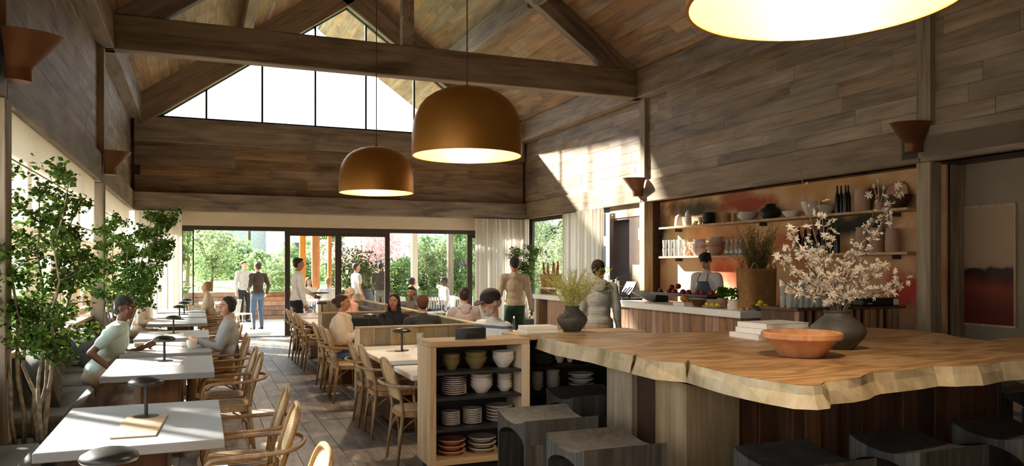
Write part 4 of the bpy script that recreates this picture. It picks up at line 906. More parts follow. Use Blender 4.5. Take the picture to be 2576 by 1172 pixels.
mb.f = [(i, (i + 1) % n_, (i + 1) % n_ + n_, i + n_) for i in range(n_)] + [(i + n_, (i + 1) % n_ + n_, (i + 1) % n_ + 2 * n_, i + 2 * n_) for i in range(n_)] + [tuple(range(2 * n_, 3 * n_))]
mb.build('live_edge', 'w_slabedge', t)
bx, by = 2.86 - cxm, 4.13 - cym
MB().box(bx + .05, 1.30, by + .04, 5.12 - cym, 0, TZ - .11).build('base_core', 'darkwalnut', t)
for a, c in ((by, by + .36), (by + .67, by + 1.03)): MB().box(bx, bx + .42, a, c, 0, TZ - .11, .006).build('leg', 'w_post', t)
x = bx + .43; k = 0; rnd = random.Random(8)
while x < 1.33:
    wd = rnd.choice((.10, .15, .19, .13)); e = rnd.choice((0, .018, .03)); MB().box(x, min(1.36, x + wd) - .003, by + .0 + e, by + .05, 0, TZ - .11, .003).build('base_board', 'w_base', t, fix=False); x += wd
# stools
def stool(x0, y0, label, sx_=.53, sy_=.49, h=.65, flat=False, rz=0):
    t = thing('block_stool', label, 'stool', (x0 + sx_ / 2, y0 + sy_ / 2, 0), rz, 'charcoal block stools around the live-edge table'); a, b_ = sx_ / 2, sy_ / 2; n = 14
    dip = lambda q: -.05 * (1 - (2 * q - 1) ** 2)
    top = [(-b_ + 2 * b_ * i / n, h + dip(i / n)) for i in range(n + 1)]; und = [(b_ - .022 - (2 * b_ - .044) * i / n, h - .16 + .07 * math.sin(math.pi * i / n) ** .6) for i in range(n + 1)]
    MB().prism([(-b_, h - .16)] + top + [(b_, h - .16)] + und, -a, a, 'yz').build('seat', 'w_stool', t, 30)
    for s in (-1, 1): MB().box(-a, a, min(s * b_, s * (b_ - .022)), max(s * b_, s * (b_ - .022)), 0, h - .16, .002).build('leg', 'w_stool', t)
    MB().box(-a + .02, a - .02, -b_ + .022, b_ - .022, .16, .19).build('footrest', 'w_stool', t); return t
for a in [(1.94, 4.57, 'charcoal saddle-top stool in front of the dish cabinet'), (1.93, 3.73, 'charcoal saddle-top stool nearest the viewer, left side of the slab'), (2.62, 5.24, 'charcoal stool tucked under the left tip of the slab', .22 + .3, .49, .66),
          (2.74, 3.02, 'dark stool under the front corner of the slab'), (3.58, 3.02, 'dark stool in the middle of the front edge of the slab'), (4.46, 3.04, 'dark stool right of the middle one along the front edge'), (5.35, 3.2, 'black stool at the far right under the slab'), (6.1, 4.15, 'greenish-black stool at the right rear beyond the slab base', .5, .5, .66)]: stool(*a)
# dish cabinets
def cabinet(x0, x1, y0, y1, z0, z1, shelves, label, frame=True, st=.055, stR=.07):
    t = thing('dish_cabinet', label, 'cabinet', (x0, y0, 0)); W, D = x1 - x0, y1 - y0; fm = 'w_oak' if frame else 'shelfdark'
    MB().box(0, st, 0, D, z0, z1 - .045, .003).build('side_panel', fm, t); MB().box(W - stR, W, 0, D, z0, z1 - .045, .003).build('side_panel', fm, t)
    MB().box(0, W, 0, D, z1 - .045, z1, .004).build('top_board', 'w_oakx', t); MB().box(st, W - stR, 0, D, z0, z0 + .045, .003).build('bottom_board', 'w_oakx', t)
    MB().box(st, W - stR, D - .02, D - .005, z0 + .045, z1 - .045).build('back_board', 'shelfdark', t); MB().box(.04, W - .04, .05, D - .02, 0, z0).build('plinth', 'shelfdark', t)
    for z in shelves: MB().box(st, W - stR, .01, D - .02, z - .02, z).build('shelf', 'shelfdark', t)
    return t
Z1, Z2, Z3, Z0 = .83, .634, .395, .165
cabinet(1.62, 2.45, 5.67, 6.02, .12, TZ, (Z1, Z2, Z3), 'oak-framed open dish cabinet filled with crockery'); cabinet(2.46, 3.70, 5.95, 6.32, .12, TZ, (.80, .57, .34), 'dark-lined open dish cabinet running under the slab', False)
def dish(name, label, cat, x, y, z, prof, mat, group): return tag(link(name, prof, None, (x, y, z)), label, cat, group)
PLT = [(0, 0), (.6, 0), (.66, .25), (1, .8), (1, 1), (.95, 1), (.62, .5), (0, .4)]
def stack(px, Y, r, n, z, dz, h, kind, mat, what, where, name):
    x, s = ony(px, Y); me = MB().lathe([(a * r, c * h) for a, c in (BOWL if kind == 'bowl' else PLT)], n=26).mesh(name, mat, 45)
    for i in range(n):
        pos = 'only one' if n == 1 else ('lowest' if i == 0 else ('topmost' if i == n - 1 else '%s from the bottom' % ORD[i]))
        dish(name, ('%s, %s in stack %s' % (what, pos, where)).replace(' the ', ' '), cat={'bowl': 'bowl', 'plate': 'plate'}[kind], x=x, y=Y, z=z + i * dz, prof=me, mat=mat, group='%s %s' % (name.replace('_', ' ') + 's', where))
Yc = 5.84
stack(1135, Yc, .074, 2, Z1, .04, .085, 'bowl', 'olive', 'olive green bowl', 'at the left of the top shelf', 'olive_bowl')
stack(1197, Yc, .093, 2, Z1, .04, .095, 'bowl', 'olive', 'wide olive green bowl', 'in the middle of the top shelf', 'olive_bowl')
stack(1266, Yc, .093, 3, Z1, .022, .085, 'bowl', 'ceramic', 'white bowl', 'at the right of the top shelf', 'white_bowl')
stack(1142, Yc, .100, 9, Z2, .0165, .018, 'plate', 'pink', 'pinkish white plate', 'at the left of the second shelf', 'side_plate')
stack(1211, Yc, .094, 4, Z2, .027, .075, 'bowl', 'ceramic', 'white bowl', 'in the middle of the second shelf', 'soup_bowl')
stack(1269, Yc, .064, 5, Z2, .024, .05, 'bowl', 'ceramic', 'small white bowl', 'at the right of the second shelf', 'small_bowl')
stack(1134, Yc, .073, 8, Z3, .0135, .016, 'plate', 'ceramic', 'small white saucer', 'at the left of the third shelf', 'saucer')
stack(1188, Yc, .077, 9, Z3, .0135, .016, 'plate', 'ceramic', 'small white saucer', 'in the middle of the third shelf', 'saucer')
stack(1256, Yc, .110, 5, Z3, .026, .03, 'plate', 'ceramic2', 'large grey-white plate', 'at the right of the third shelf', 'dinner_plate')
stack(1136, Yc, .112, 3, Z0, .042, .04, 'plate', 'rust', 'rust-rimmed deep plate', 'at the left of the lowest shelf', 'deep_plate')
stack(1213, Yc, .114, 3, Z0, .042, .04, 'plate', 'ceramic2', 'pale deep plate with rusty rim', 'at the right of the lowest shelf', 'deep_plate')
Yd = 6.14
stack(1366, Yd, .085, 5, .80, .018, .02, 'plate', 'fabricgreen', 'dark green plate', 'on the top shelf under the slab tip', 'dark_plate')
stack(1408, Yd, .050, 2, .80, .03, .07, 'bowl', 'white', 'white cup-like bowl', 'under the slab rim beside the dark plates', 'rice_bowl')
stack(1434, Yd, .040, 1, .80, .03, .055, 'bowl', 'white', 'tiny white bowl', 'under the slab rim', 'rice_bowl')
stack(1352, Yd, .055, 5, .57, .027, .05, 'bowl', 'ceramic', 'small white bowl', 'at the left on the second shelf under the slab', 'small_bowl')
stack(1391, Yd, .064, 5, .57, .028, .055, 'bowl', 'ceramic', 'white bowl', 'left of the shallow plates under the slab', 'soup_bowl')
stack(1462, Yd, .115, 3, .57, .045, .04, 'plate', 'ceramic', 'shallow white serving plate', 'above the tucked stool', 'serving_plate')
# on the cabinet top
t = thing('napkin_canister', 'dark grey oval canister with slots on top of the oak cabinet', 'canister', (ony(1184, 5.86)[0], 5.86, TZ)); MB().lathe([(0, 0), (.125, 0), (.128, .01), (.128, .085), (.12, .088), (.115, .082), (0, .08)], n=36, sy=.55).build('body', 'stoneblack', t, 45)
for i, dx in enumerate((-.055, -.02, .015)): MB().box(dx, dx + .02, -.074, -.066, .012, .04).build('slot', 'blackplastic', t)
x, s = ony(1355, 6.12)
for i, (sx_, r_) in enumerate(((.15, .02), (.145, -.03))): tag(MB().box(-sx_, sx_, -.1, .1, 0, .030, .003).build('book', 'paper', None, loc=(x, 6.14, TZ + .031 * i), rot=(0, 0, r_)), '%s white book of the pair on the dark-lined cabinet' % ('lower', 'upper')[i], 'book', 'white books on the cabinet')
def pot(name, label, loc, r, h, mat, prof): o = MB().lathe([(a * r, b_ * h) for a, b_ in prof], n=44).build(name, mat, None, 50, loc); return tag(o, label, 'vase')
BELLY = [(0, 0), (.5, 0), (.56, .03), (.9, .30), (1, .45), (.93, .58), (.66, .76), (.48, .86), (.44, .92), (.50, .985), (.50, 1), (.45, 1), (.38, .92), (.42, .85), (0, .7)]
vx, s = ony(1439, 6.14); pot('round_vase', 'round grey clay vase with dill flowers on the dark-lined cabinet', (vx, 6.14, TZ), .138, .225, 'darkclay', BELLY)
spray('dill_bouquet', 'airy yellow-green dill bouquet in the grey clay vase', 'flowers', (vx, 6.14, TZ + .12), 110, .46, .46, 'dill', 33, 'dill', 50, .010, .0012, .35, .04)
# on the slab
bw = [(1960, 852), (0, 0)]
x, y = 4.30, 5.02
for i, (sx_, sy_, r_, dx, l) in enumerate(((.27, .19, -.05, 0, 'widest white book at the bottom of the pile on the slab'), (.235, .17, .02, .01, 'middle white book of the pile on the slab'), (.225, .165, .05, .015, 'top white book of the pile on the slab'))):
    t = thing('book', l, 'book', (x + dx, y, TZ + .042 * i), r_, 'white books on the slab'); MB().box(-sx_, sx_, -sy_, sy_, 0, .004).box(-sx_, sx_, -sy_, sy_, .036, .040).box(-sx_, -sx_ + .004, -sy_, sy_, .004, .036).build('cover', 'white', t); MB().box(-sx_ + .004, sx_ - .006, -sy_ + .006, sy_ - .006, .004, .036).build('pages', 'paper', t)
t = MB().lathe([(0, .0), (.13, 0), (.14, .008), (.17, .055), (.215, .105), (.238, .112), (.25, .122), (.25, .150), (.24, .158), (.225, .155), (.20, .12), (.14, .03), (0, .018)], n=48).build('wooden_bowl', 'w_orange', None, 50, (3.58, 3.90, TZ)); tag(t, 'orange-brown turned wooden bowl on the slab', 'bowl')
VX, VY = 4.14, 4.16
pot('belly_vase', 'squat dark clay vase holding white blossom branches on the slab', (VX, VY, TZ), .19, .27, 'darkclay', BELLY)
# blossoming branches: each branch is a thing, blossoms are its parts
def flower_mesh(name, npet, L_, wd, mat, seed, rise=.35):
    rnd = random.Random(seed); mb = MB()
    for k in range(npet):
        a = 2 * math.pi * k / npet + rnd.uniform(-.2, .2); d = Vector((math.cos(a), math.sin(a), rise + rnd.uniform(-.35, .35))).normalized(); sd = Vector((-math.sin(a), math.cos(a), 0)); l = L_ * rnd.uniform(.8, 1.15); up = d.cross(sd)
        o = len(mb.v); mb.v += [(0, 0, 0), tuple(d * l * .55 + sd * wd + up * .004), tuple(d * l + up * -.006), tuple(d * l * .55 - sd * wd + up * .004), tuple(d * l * .5 + up * -.004)]; mb.f += [(o, o + 1, o + 4), (o + 1, o + 2, o + 4), (o + 2, o + 3, o + 4), (o + 3, o, o + 4)]
    return mb.mesh(name, mat, False, False)
FM = [flower_mesh('blossom', 9, .052, .009, 'petal', i) for i in range(3)] + [flower_mesh('blossom', 6, .028, .009, 'petal', 9 + i, .8) for i in range(2)]
rnd = random.Random(77)
def toward(px, py, dy):     # point at the depth of the vase plus dy
    Y = VY + dy; x = Y * tpx(px); d = Y * math.cos(YAW) + x * math.sin(YAW); return Vector((x - VX, dy, CAM_H + (668 - py) / FPX * d - TZ))
BR = [((2012, 425), .05, 3, 'tall arching yellow-tipped branch at the left', 0), ((2060, 500), -.05, 8, 'upright branch with white star blossoms left of centre', 1), ((2275, 455), .0, 8, 'tallest right-hand branch with large white stars', 1), ((2205, 480), .1, 7, 'slender upright branch of small white blossoms in the centre', 0),
      ((1985, 575), -.12, 12, 'spreading left branch crowded with star blossoms', 1), ((1958, 640), .0, 9, 'low left branch reaching over the wicker basket', 1), ((2300, 700), .05, 9, 'drooping right branch with feathery white blossoms', 1), ((1962, 700), -.15, 8, 'lowest left branch beside the massed tumblers', 1),
      ((2070, 620), -.1, 14, 'dense middle branch of cream blossoms', 0), ((2150, 600), .1, 12, 'dense upright branch right of the middle', 0), ((2240, 660), -.08, 11, 'right-leaning branch with cream blossoms', 1), ((2180, 690), .02, 10, 'short right branch near the vase mouth', 0), ((2040, 690), .08, 11, 'short left branch near the vase mouth', 0), ((2020, 590), .12, 10, 'inner left branch behind the others', 0), ((2110, 660), .0, 12, 'short central branch of small blossoms', 0)]
for bi, (tip, dy, nf, l, big) in enumerate(BR):
    t = thing('blossom_branch', l + ' of the dark vase', 'branch', (VX, VY, TZ + .12), 0, 'blossoming branches in the dark clay vase')
    e = toward(*tip, dy) - Vector((0, 0, .12)); p0 = Vector((rnd.uniform(-.03, .03), rnd.uniform(-.03, .03), 0)); m1 = Vector((e.x * .18, e.y * .3, .18 + e.z * .12)); m2 = p0.lerp(e, .6) + Vector((rnd.uniform(-.03, .03), rnd.uniform(-.03, .03), .05))
    P = bez([p0, m1, m2, e], 6); MB().tube(P, [.0072 - .005 * i / (len(P) - 1) for i in range(len(P))], 6).build('stem', 'bark', t, True)
    n2 = len(P)
    for k in range(3 if nf > 4 else 1):
        b0 = P[int(n2 * (.35 + .18 * k))]; tw = b0 + (e - b0) * .35 + Vector((rnd.uniform(-.1, .1), rnd.uniform(-.1, .1), rnd.uniform(-.02, .1))); MB().tube([b0, b0.lerp(tw, .5) + Vector((0, 0, .012)), tw], [.0025, .002, .0012], 5).build('twig', 'bark', t)
        for q in (.5, .8, 1.0):
            for _ in range(2):
                o = link('blossom', FM[3 + rnd.randrange(2)] if rnd.random() < .5 else FM[rnd.randrange(3)], t, tuple(b0.lerp(tw, q) + Vector((rnd.gauss(0, .014), rnd.gauss(0, .014), rnd.gauss(0, .01)))), (rnd.uniform(-1.2, 1.2), rnd.uniform(-1.2, 1.2), rnd.uniform(0, 6))); o.scale = (.62,) * 3
    for k in range(nf * 2):
        q = .30 + .70 * (k + .5) / (nf * 2); i = int(q * (n2 - 1)); p = P[i] + Vector((rnd.gauss(0, .022), rnd.gauss(0, .022), rnd.gauss(0, .014)))
        o = link('blossom', FM[rnd.randrange(3)] if (big or rnd.random() < .35) else FM[3 + rnd.randrange(2)], t, tuple(p), (rnd.uniform(-1.5, 1.5), rnd.uniform(-1.5, 1.5), rnd.uniform(0, 6))); sc_ = rnd.uniform(.5, .85); o.scale = (sc_,) * 3
# ================================================================== PENDANTS AND SCONCES
def pendant(x, y, z, label, R_=.6, H_=.75, pw=34):
    t = thing('dome_pendant', label, 'lamp', (x, y, z), 0, 'brass dome pendants')
    out = [(1, 0), (1.005, .12), (1.0, .3), (.975, .48), (.93, .60), (.86, .71), (.76, .81), (.62, .89), (.45, .95), (.25, .985), (0, 1)]
    MB().lathe([(a * R_, b_ * H_) for a, b_ in out], n=64).build('shade', 'brasslit', t, True); MB().lathe([(a * R_ * .985, b_ * H_ * .985 + .002) for a, b_ in out], n=64).build('lining', 'lining', t, True)
    MB().lathe([(R_ * 1.006, 0), (R_ * 1.006, .008), (R_ * .98, .008), (R_ * .98, 0), (R_ * 1.006, 0)], n=64).build('rim', 'brasslit', t)
    zt = roofz(x) - .02 - z; MB().tube([(0, 0, H_ - .01), (0, 0, zt)], .008, 8).build('cord', 'cord', t); MB().lathe([(0, zt - .03), (.06, zt - .03), (.06, zt), (0, zt)], n=20).build('canopy', 'cord', t); MB().lathe([(0, H_), (.035, H_ - .005), (.03, H_ + .03), (0, H_ + .035)], n=16).build('cap', 'brasslit', t)
    MB().ell((0, 0, H_ * .55), .06).build('bulb', 'bulb', t, True)
    li = bpy.data.lights.new('pendant_light', 'POINT'); li.energy = pw; li.color = (1, .86, .66); li.shadow_soft_size = .07; lo = bpy.data.objects.new('pendant_light', li); COL.objects.link(lo); lo.parent = t; lo.location = (0, 0, H_ * .35)
pendant(2.72, 8.03, 2.845, 'large golden dome pendant in the centre of the photo'); pendant(2.68, 12.5, 2.83, 'smaller-looking golden dome pendant farther down the room'); pendant(2.60, 2.70, 2.83, 'pendant dome cut by the top edge with glowing pale inside', pw=34)
def sconce(x, y, sgn, label):
    t = thing('wall_sconce', label, 'lamp', (x, y, 2.98), 0, 'flared copper wall sconces'); pr = [(.15, 0), (.15, .085), (.16, .11), (.20, .155), (.35, .34)]
    a0, a1 = (-math.pi / 2, math.pi / 2) if sgn > 0 else (math.pi / 2, 3 * math.pi / 2)
    MB().lathe(pr, n=24, a0=a0, a1=a1, sy=.62).build('shade', 'copper', t, True); MB().lathe([(r - .006, z) for r, z in pr] , n=24, a0=a0, a1=a1, sy=.62).build('inner_shade', 'copper', t, True)
    MB().lathe([(0, 0), (.15, 0), (.15, .004), (0, .004)], n=24, a0=a0, a1=a1, sy=.62).build('bottom_plate', 'copper', t)
    MB().box(-.008 if sgn > 0 else 0, 0 if sgn > 0 else .008, -.09, .09, 0, .3).build('back_plate', 'frame', t)
sconce(-1.27, 6.52, 1, 'near copper sconce at the upper left edge of the photo'); sconce(-1.27, 12.72, 1, 'copper sconce on the far left post above the birch')
sconce(7.85, 12.86, -1, 'dark copper sconce on the far right post at the bar end'); sconce(7.85, 6.68, -1, 'copper sconce on the near right post above the blossom')
# framed landscape-like abstract on the plaster wall
t = thing('framed_painting', 'tall framed painting with pale top and dark red bottom on the plaster wall', 'painting', (8.595, 6.42, .94)); 
m_, t_, b_ = newmat('canvas'); N = t_.nodes.new; L = t_.links.new; tcn = N('ShaderNodeTexCoord'); sx = N('ShaderNodeSeparateXYZ'); L(tcn.outputs['Object'], sx.inputs[0]); nz = N('ShaderNodeTexNoise'); nz.inputs['Scale'].default_value = 4; L(tcn.outputs['Object'], nz.inputs['Vector'])
ma = N('ShaderNodeMath'); ma.operation = 'MULTIPLY_ADD'; ma.inputs[1].default_value = .22; L(nz.outputs['Fac'], ma.inputs[0]); L(sx.outputs['Z'], ma.inputs[2]); rr = N('ShaderNodeValToRGB'); e = rr.color_ramp.elements; e[0].color = lin(96, 34, 22); e[0].position = .3; e[1].color = lin(176, 150, 120); e[1].position = .86
for p_, c_ in ((.55, (128, 52, 30)), (.68, (70, 26, 20)), (.76, (34, 22, 20)), (.80, (168, 138, 108))): k = e.new(p_); k.color = lin(*c_)
L(ma.outputs[0], rr.inputs[0]); L(rr.outputs[0], b_.inputs['Base Color'])
MB().box(-.02, -.012, -.42, .26, .02, 1.40).build('canvas', 'canvas', t)
for a in ((-.44, .28, 0, .022), (-.44, .28, 1.398, 1.42)): MB().box(-.03, 0, a[0], a[1], a[2], a[3]).build('frame_rail', 'w_oak', t)
for a in ((-.44, -.418), (.258, .28)): MB().box(-.03, 0, a[0], a[1], .022, 1.398).build('frame_stile', 'w_oak', t)
# ================================================================== GARDEN AND PATIO
g_ = struct(MB().box(-60, 90, 24.7, 140, -.3, -.02).box(-60, -1.9, -20, 24.7, -.3, -.02).box(9.3, 90, -20, 24.7, -.3, -.02).build('garden_ground', 'pave'))
pv = struct(MB().box(-1.9, 9.3, YB + .14, 24.7, -.12, -.03).build('patio_paving', 'pave'))
rnd = random.Random(1); y = YB + .16; slab_c = {}
while y < 24.4:
    x = -1.8
    while x < 8.9:
        o = link('paving_slab', piece(.89, .59, .03, 'pave', .006), pv, (x + .45, y + .3, -.03 + rnd.uniform(-.002, .002))); x += .9
    y += .6
t = thing('retaining_wall', 'low timber retaining wall holding the lawn beyond the patio', 'wall', (.2, 24.9, -.02))
for i in range(6):
    for a, c in ((-4.5, -1.6), (-1.6, 1.3), (1.3, 4.2)): MB().box(a + .005, c - .005, -.05 - .015 * (i % 2), .1, i * .145, i * .145 + .14, .012).build('sleeper', 'w_bar', t, fix=False)
mb = MB(); mb.add([(-25, 25.02, .82), (60, 25.02, .82), (60, 60, 1.55), (-25, 60, 1.55), (-25, 25.02, -.1), (60, 25.02, -.1), (60, 60, -.1), (-25, 60, -.1)], [(0, 1, 2, 3), (0, 4, 5, 1), (1, 5, 6, 2), (2, 6, 7, 3), (3, 7, 4, 0)])
struct(mb.build('lawn_bank', 'grass'))
gt = [0]
def gtree(x, y, h, r, mat, n, label, seed, z=0, ls=.14, trunk=True, cat='tree', name='garden_tree', zl=.25, group=None):
    rn = random.Random(seed); t = thing(name, label, cat, (x, y, z), 0, group); cs = []
    for _ in range(22):
        a = rn.uniform(0, 6.28); q = r * rn.uniform(.1, .8); zz = h * rn.uniform(zl + .1, .9); k = math.sin(math.pi * min(1, max(.15, (zz / h - zl) / (1 - zl)))) ** .5; cs.append(((math.cos(a) * q * k, math.sin(a) * q * k, zz), r * rn.uniform(.22, .38)))
    lf = MB(); leaf_cloud(lf, cs, n, ls, rn); tag(lf.build('foliage', mat, t, fix=False), kind='stuff')
    if trunk:
        MB().tube([(0, 0, -.05), (.05, 0, h * .3), (0, .05, h * .75)], [.03 * h ** .8, .022 * h ** .8, .006], 8).build('trunk', 'bark', t, True)
        for k in range(4): a = k * 1.6 + seed; MB().tube([(.03, 0, h * .3), (math.cos(a) * r * .3, math.sin(a) * r * .3, h * .55), (math.cos(a) * r * .55, math.sin(a) * r * .55, h * .75)], [.018 * h ** .7, .012, .005], 6).build('limb', 'bark', t, True)
    return t
G = 'pale green trees beyond the lawn'
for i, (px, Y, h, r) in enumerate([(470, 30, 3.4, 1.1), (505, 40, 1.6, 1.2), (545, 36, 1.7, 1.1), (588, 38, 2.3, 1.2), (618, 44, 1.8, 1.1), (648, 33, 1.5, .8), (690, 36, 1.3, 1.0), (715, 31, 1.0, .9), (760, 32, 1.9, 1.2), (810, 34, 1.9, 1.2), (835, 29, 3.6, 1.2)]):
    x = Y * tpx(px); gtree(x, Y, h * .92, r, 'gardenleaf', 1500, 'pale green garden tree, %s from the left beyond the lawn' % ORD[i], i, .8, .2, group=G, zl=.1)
gtree(-.62, 20.6, 2.9, .55, 'hedge', 2600, 'leafy shrub just outside the left door frame', 91, 0, .09, zl=.02, name='garden_shrub', cat='shrub'); gtree(.35, 26.0, 2.2, .9, 'gardenleaf', 2200, 'green shrub on the lawn edge behind the seated elderly woman', 92, .8, .1, zl=.02, name='garden_shrub', cat='shrub')
x = 26 * tpx(700); gtree(x, 26.2, 1.0, 1.3, 'gardenleaf', 1800, 'low bright bush along the lawn edge, by the door frame', 95, .8, .1, False, 'shrub', 'garden_shrub', 0)
x = 25 * tpx(918); gtree(x, 25.6, 3.6, 2.2, 'blossom', 5200, 'pink blossoming tree seen through the right glass door', 96, 0, .10, zl=.28); gtree(25 * tpx(885), 24.6, 2.1, 1.2, 'dullleaf', 2600, 'dark shrub below the pink blossom', 97, 0, .10, zl=0, name='garden_shrub', cat='shrub'); gtree(24.5 * tpx(960), 24.8, 1.9, 1.1, 'dullleaf', 2400, 'dark shrub behind the standing person in dark jacket', 98, 0, .10, zl=0, name='garden_shrub', cat='shrub')
gtree(23.6 * tpx(1008), 23.8, 1.85, .95, 'hedge', 3200, 'dense dark green bush left of the pale patio post', 99, 0, .10, zl=0, name='garden_shrub', cat='shrub')
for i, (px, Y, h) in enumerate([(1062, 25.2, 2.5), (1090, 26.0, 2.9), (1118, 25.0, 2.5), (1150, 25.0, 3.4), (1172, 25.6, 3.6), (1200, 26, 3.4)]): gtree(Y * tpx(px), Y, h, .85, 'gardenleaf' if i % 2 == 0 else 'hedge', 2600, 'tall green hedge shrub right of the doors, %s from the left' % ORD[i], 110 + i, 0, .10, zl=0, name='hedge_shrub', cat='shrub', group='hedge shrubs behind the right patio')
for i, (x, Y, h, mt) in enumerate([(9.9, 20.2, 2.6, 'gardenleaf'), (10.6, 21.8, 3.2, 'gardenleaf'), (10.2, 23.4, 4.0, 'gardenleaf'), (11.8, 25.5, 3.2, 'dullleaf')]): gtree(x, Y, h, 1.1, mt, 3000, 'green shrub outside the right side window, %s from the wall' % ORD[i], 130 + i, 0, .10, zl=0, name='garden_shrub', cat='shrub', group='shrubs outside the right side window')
for i, (x, Y, h) in enumerate([(-7.5, 13, 3.2), (-8.5, 20, 3.8), (-7.5, 26, 3.0), (-6.5, 9, 2.4)]): gtree(x, Y, h, 1.7, 'blossom' if i == 0 else 'gardenleaf', 2200, 'garden tree outside the left windows, %s in line' % ORD[i], 140 + i, 0, .14, zl=.1, group='trees outside the left windows')
# white modern building far behind
b = thing('garden_building', 'white modern building with dark windows beyond the garden', 'building', (21.8, 66, 0))
MB().box(-17, 34, -5, 6, 0, 7.6).build('wall', 'building', b); MB().box(-20.5, -17, -3.5, 4, 0, 5.0).build('annex', 'buildgrey', b); MB().box(-17.1, 34.1, -5.1, 6.1, 7.6, 7.9).build('roof', 'buildgrey', b)
for i in range(14):
    for z in (1.4, 4.3):
        f = MB().box(-15.8 + 3.3 * i, -14.5 + 3.3 * i, -5.06, -5.0, z, z + 2.0).build('window', 'frame', b); MB().box(-15.7 + 3.3 * i, -14.6 + 3.3 * i, -5.08, -5.06, z + .1, z + 1.9).build('pane', 'winglass', f)
mb = MB()
tag(MB().box(2.5, 8.0, 22.58, 22.82, 4.62, 4.82).build('patio_beam', 'w_orange'), 'timber beam resting on the patio posts', 'beam')
t = thing('lawn_pergola', 'slender grey pergola frame on the lawn', 'pergola', (2.6 + 1.0, 40, 1.1))
for x in (-1.3, 1.3): MB().box(x - .06, x + .06, -.06, .06, 0, 2.7).build('post', 'frame', t)
MB().box(-1.36, 1.36, -.06, .06, 2.7, 2.84).build('rail', 'frame', t)
# posts under the overhang
for px, wd, mt, l in ((761, .16, 'w_orange', 'orange timber post left of the widest one'), (794, .21, 'w_orange', 'widest orange timber patio post'), (829, .10, 'w_orange', 'thin timber patio post near the door stile'), (1042, .17, 'cream', 'pale patio post right of the dark bush'), (1132, .16, 'w_panel', 'brown patio post between green hedges')):
    Y = 22.7; x = Y * tpx(px); tag(MB().box(-wd / 2, wd / 2, -.1, .1, -.03, 4.62, .006).build('patio_post', mt, None, loc=(x, Y, 0)), l, 'post', 'patio posts')
t = thing('garden_planter', 'big dark clay planter with leafy stems outside the right glass door', 'planter', (21.2 * tpx(907), 21.2, -.0)); MB().lathe([(0, 0), (.24, 0), (.38, .35), (.40, .62), (.33, .9), (.30, .95), (.33, 1.0), (.29, 1.0), (.27, .92), (0, .9)], n=32).build('pot', 'darkclay', t, 50)
rn = random.Random(5); lf = MB(); leaf_cloud(lf, [((0, 0, 1.25), (.4, .4, .3)), ((0, 0, 1.5), (.3, .3, .3))], 700, .07, rn); tag(lf.build('foliage', 'dullleaf', t, fix=False), kind='stuff')
# patio tables and white chairs
def patio_chair(label, loc, rz, group='white patio chairs'):
    t = thing('patio_chair', label, 'chair', loc, rz, group)
    MB().box(-.22, .22, -.22, .22, .43, .455, .01).build('seat', 'white', t, 40)
    for a in (-.20, .20):
        MB().tube([(a, .2, .44), (a * 1.05, .24, 0)], .012, 6).build('leg', 'white', t); MB().tube([(a, -.2, .44), (a * 1.05, -.26, 0)], .012, 6).build('leg', 'white', t)
    MB().tube([(-.20, -.21, .44), (-.21, -.27, .82), (.21, -.27, .82), (.20, -.21, .44)], .013, 6).build('back_frame', 'white', t)
    for a in (-.14, -.07, 0, .07, .14): MB().box(a - .02, a + .02, -.265, -.25, .52, .82).build('slat', 'white', t)
    return t
pc = patio_chair('white patio chair left of the two standing men', (.62, 19.9, 0), .9)
PCH = [(.95, 20.5, -2.2, 'white patio chair behind the one next to the standing men'), (3.1, 20.3, 3.3, 'white patio chair under the seated man in white'), (2.85, 22.2, .2, 'white patio chair under the long-haired woman'), (6.15, 20.1, 1.7, 'white patio chair at the right under the man in white shirt'), (5.25, 20.0, -1.5, 'white patio chair under the brown-haired patio guest'), (5.7, 19.3, 3.1, 'empty white patio chair closest to the right doors'), (6.6, 19.5, 3.0, 'empty white patio chair at the far right of the patio')]
for x, y, rz, l in PCH: copy_tree(pc, (x, y, 0), rz, l)
def ptable(x, y, l): 
    t = thing('patio_table', l, 'table', (x, y, 0), 0, 'white patio tables'); MB().box(-.35, .35, -.35, .35, .71, .74, .005).build('tabletop', 'white', t); MB().tube([(0, 0, .02), (0, 0, .71)], .03, 10).build('column', 'white', t); MB().lathe([(0, 0), (.24, 0), (.24, .015), (0, .02)], n=24).build('foot', 'white', t); return t
ptable(.35, 20.55, 'white patio table left of the standing men'); ptable(3.05, 21.25, 'white patio table between the two seated guests behind the post'); ptable(5.75, 20.15, 'white patio table at the right side of the patio'); ptable(6.5, 20.9, 'white patio table farthest right beside the hedge')
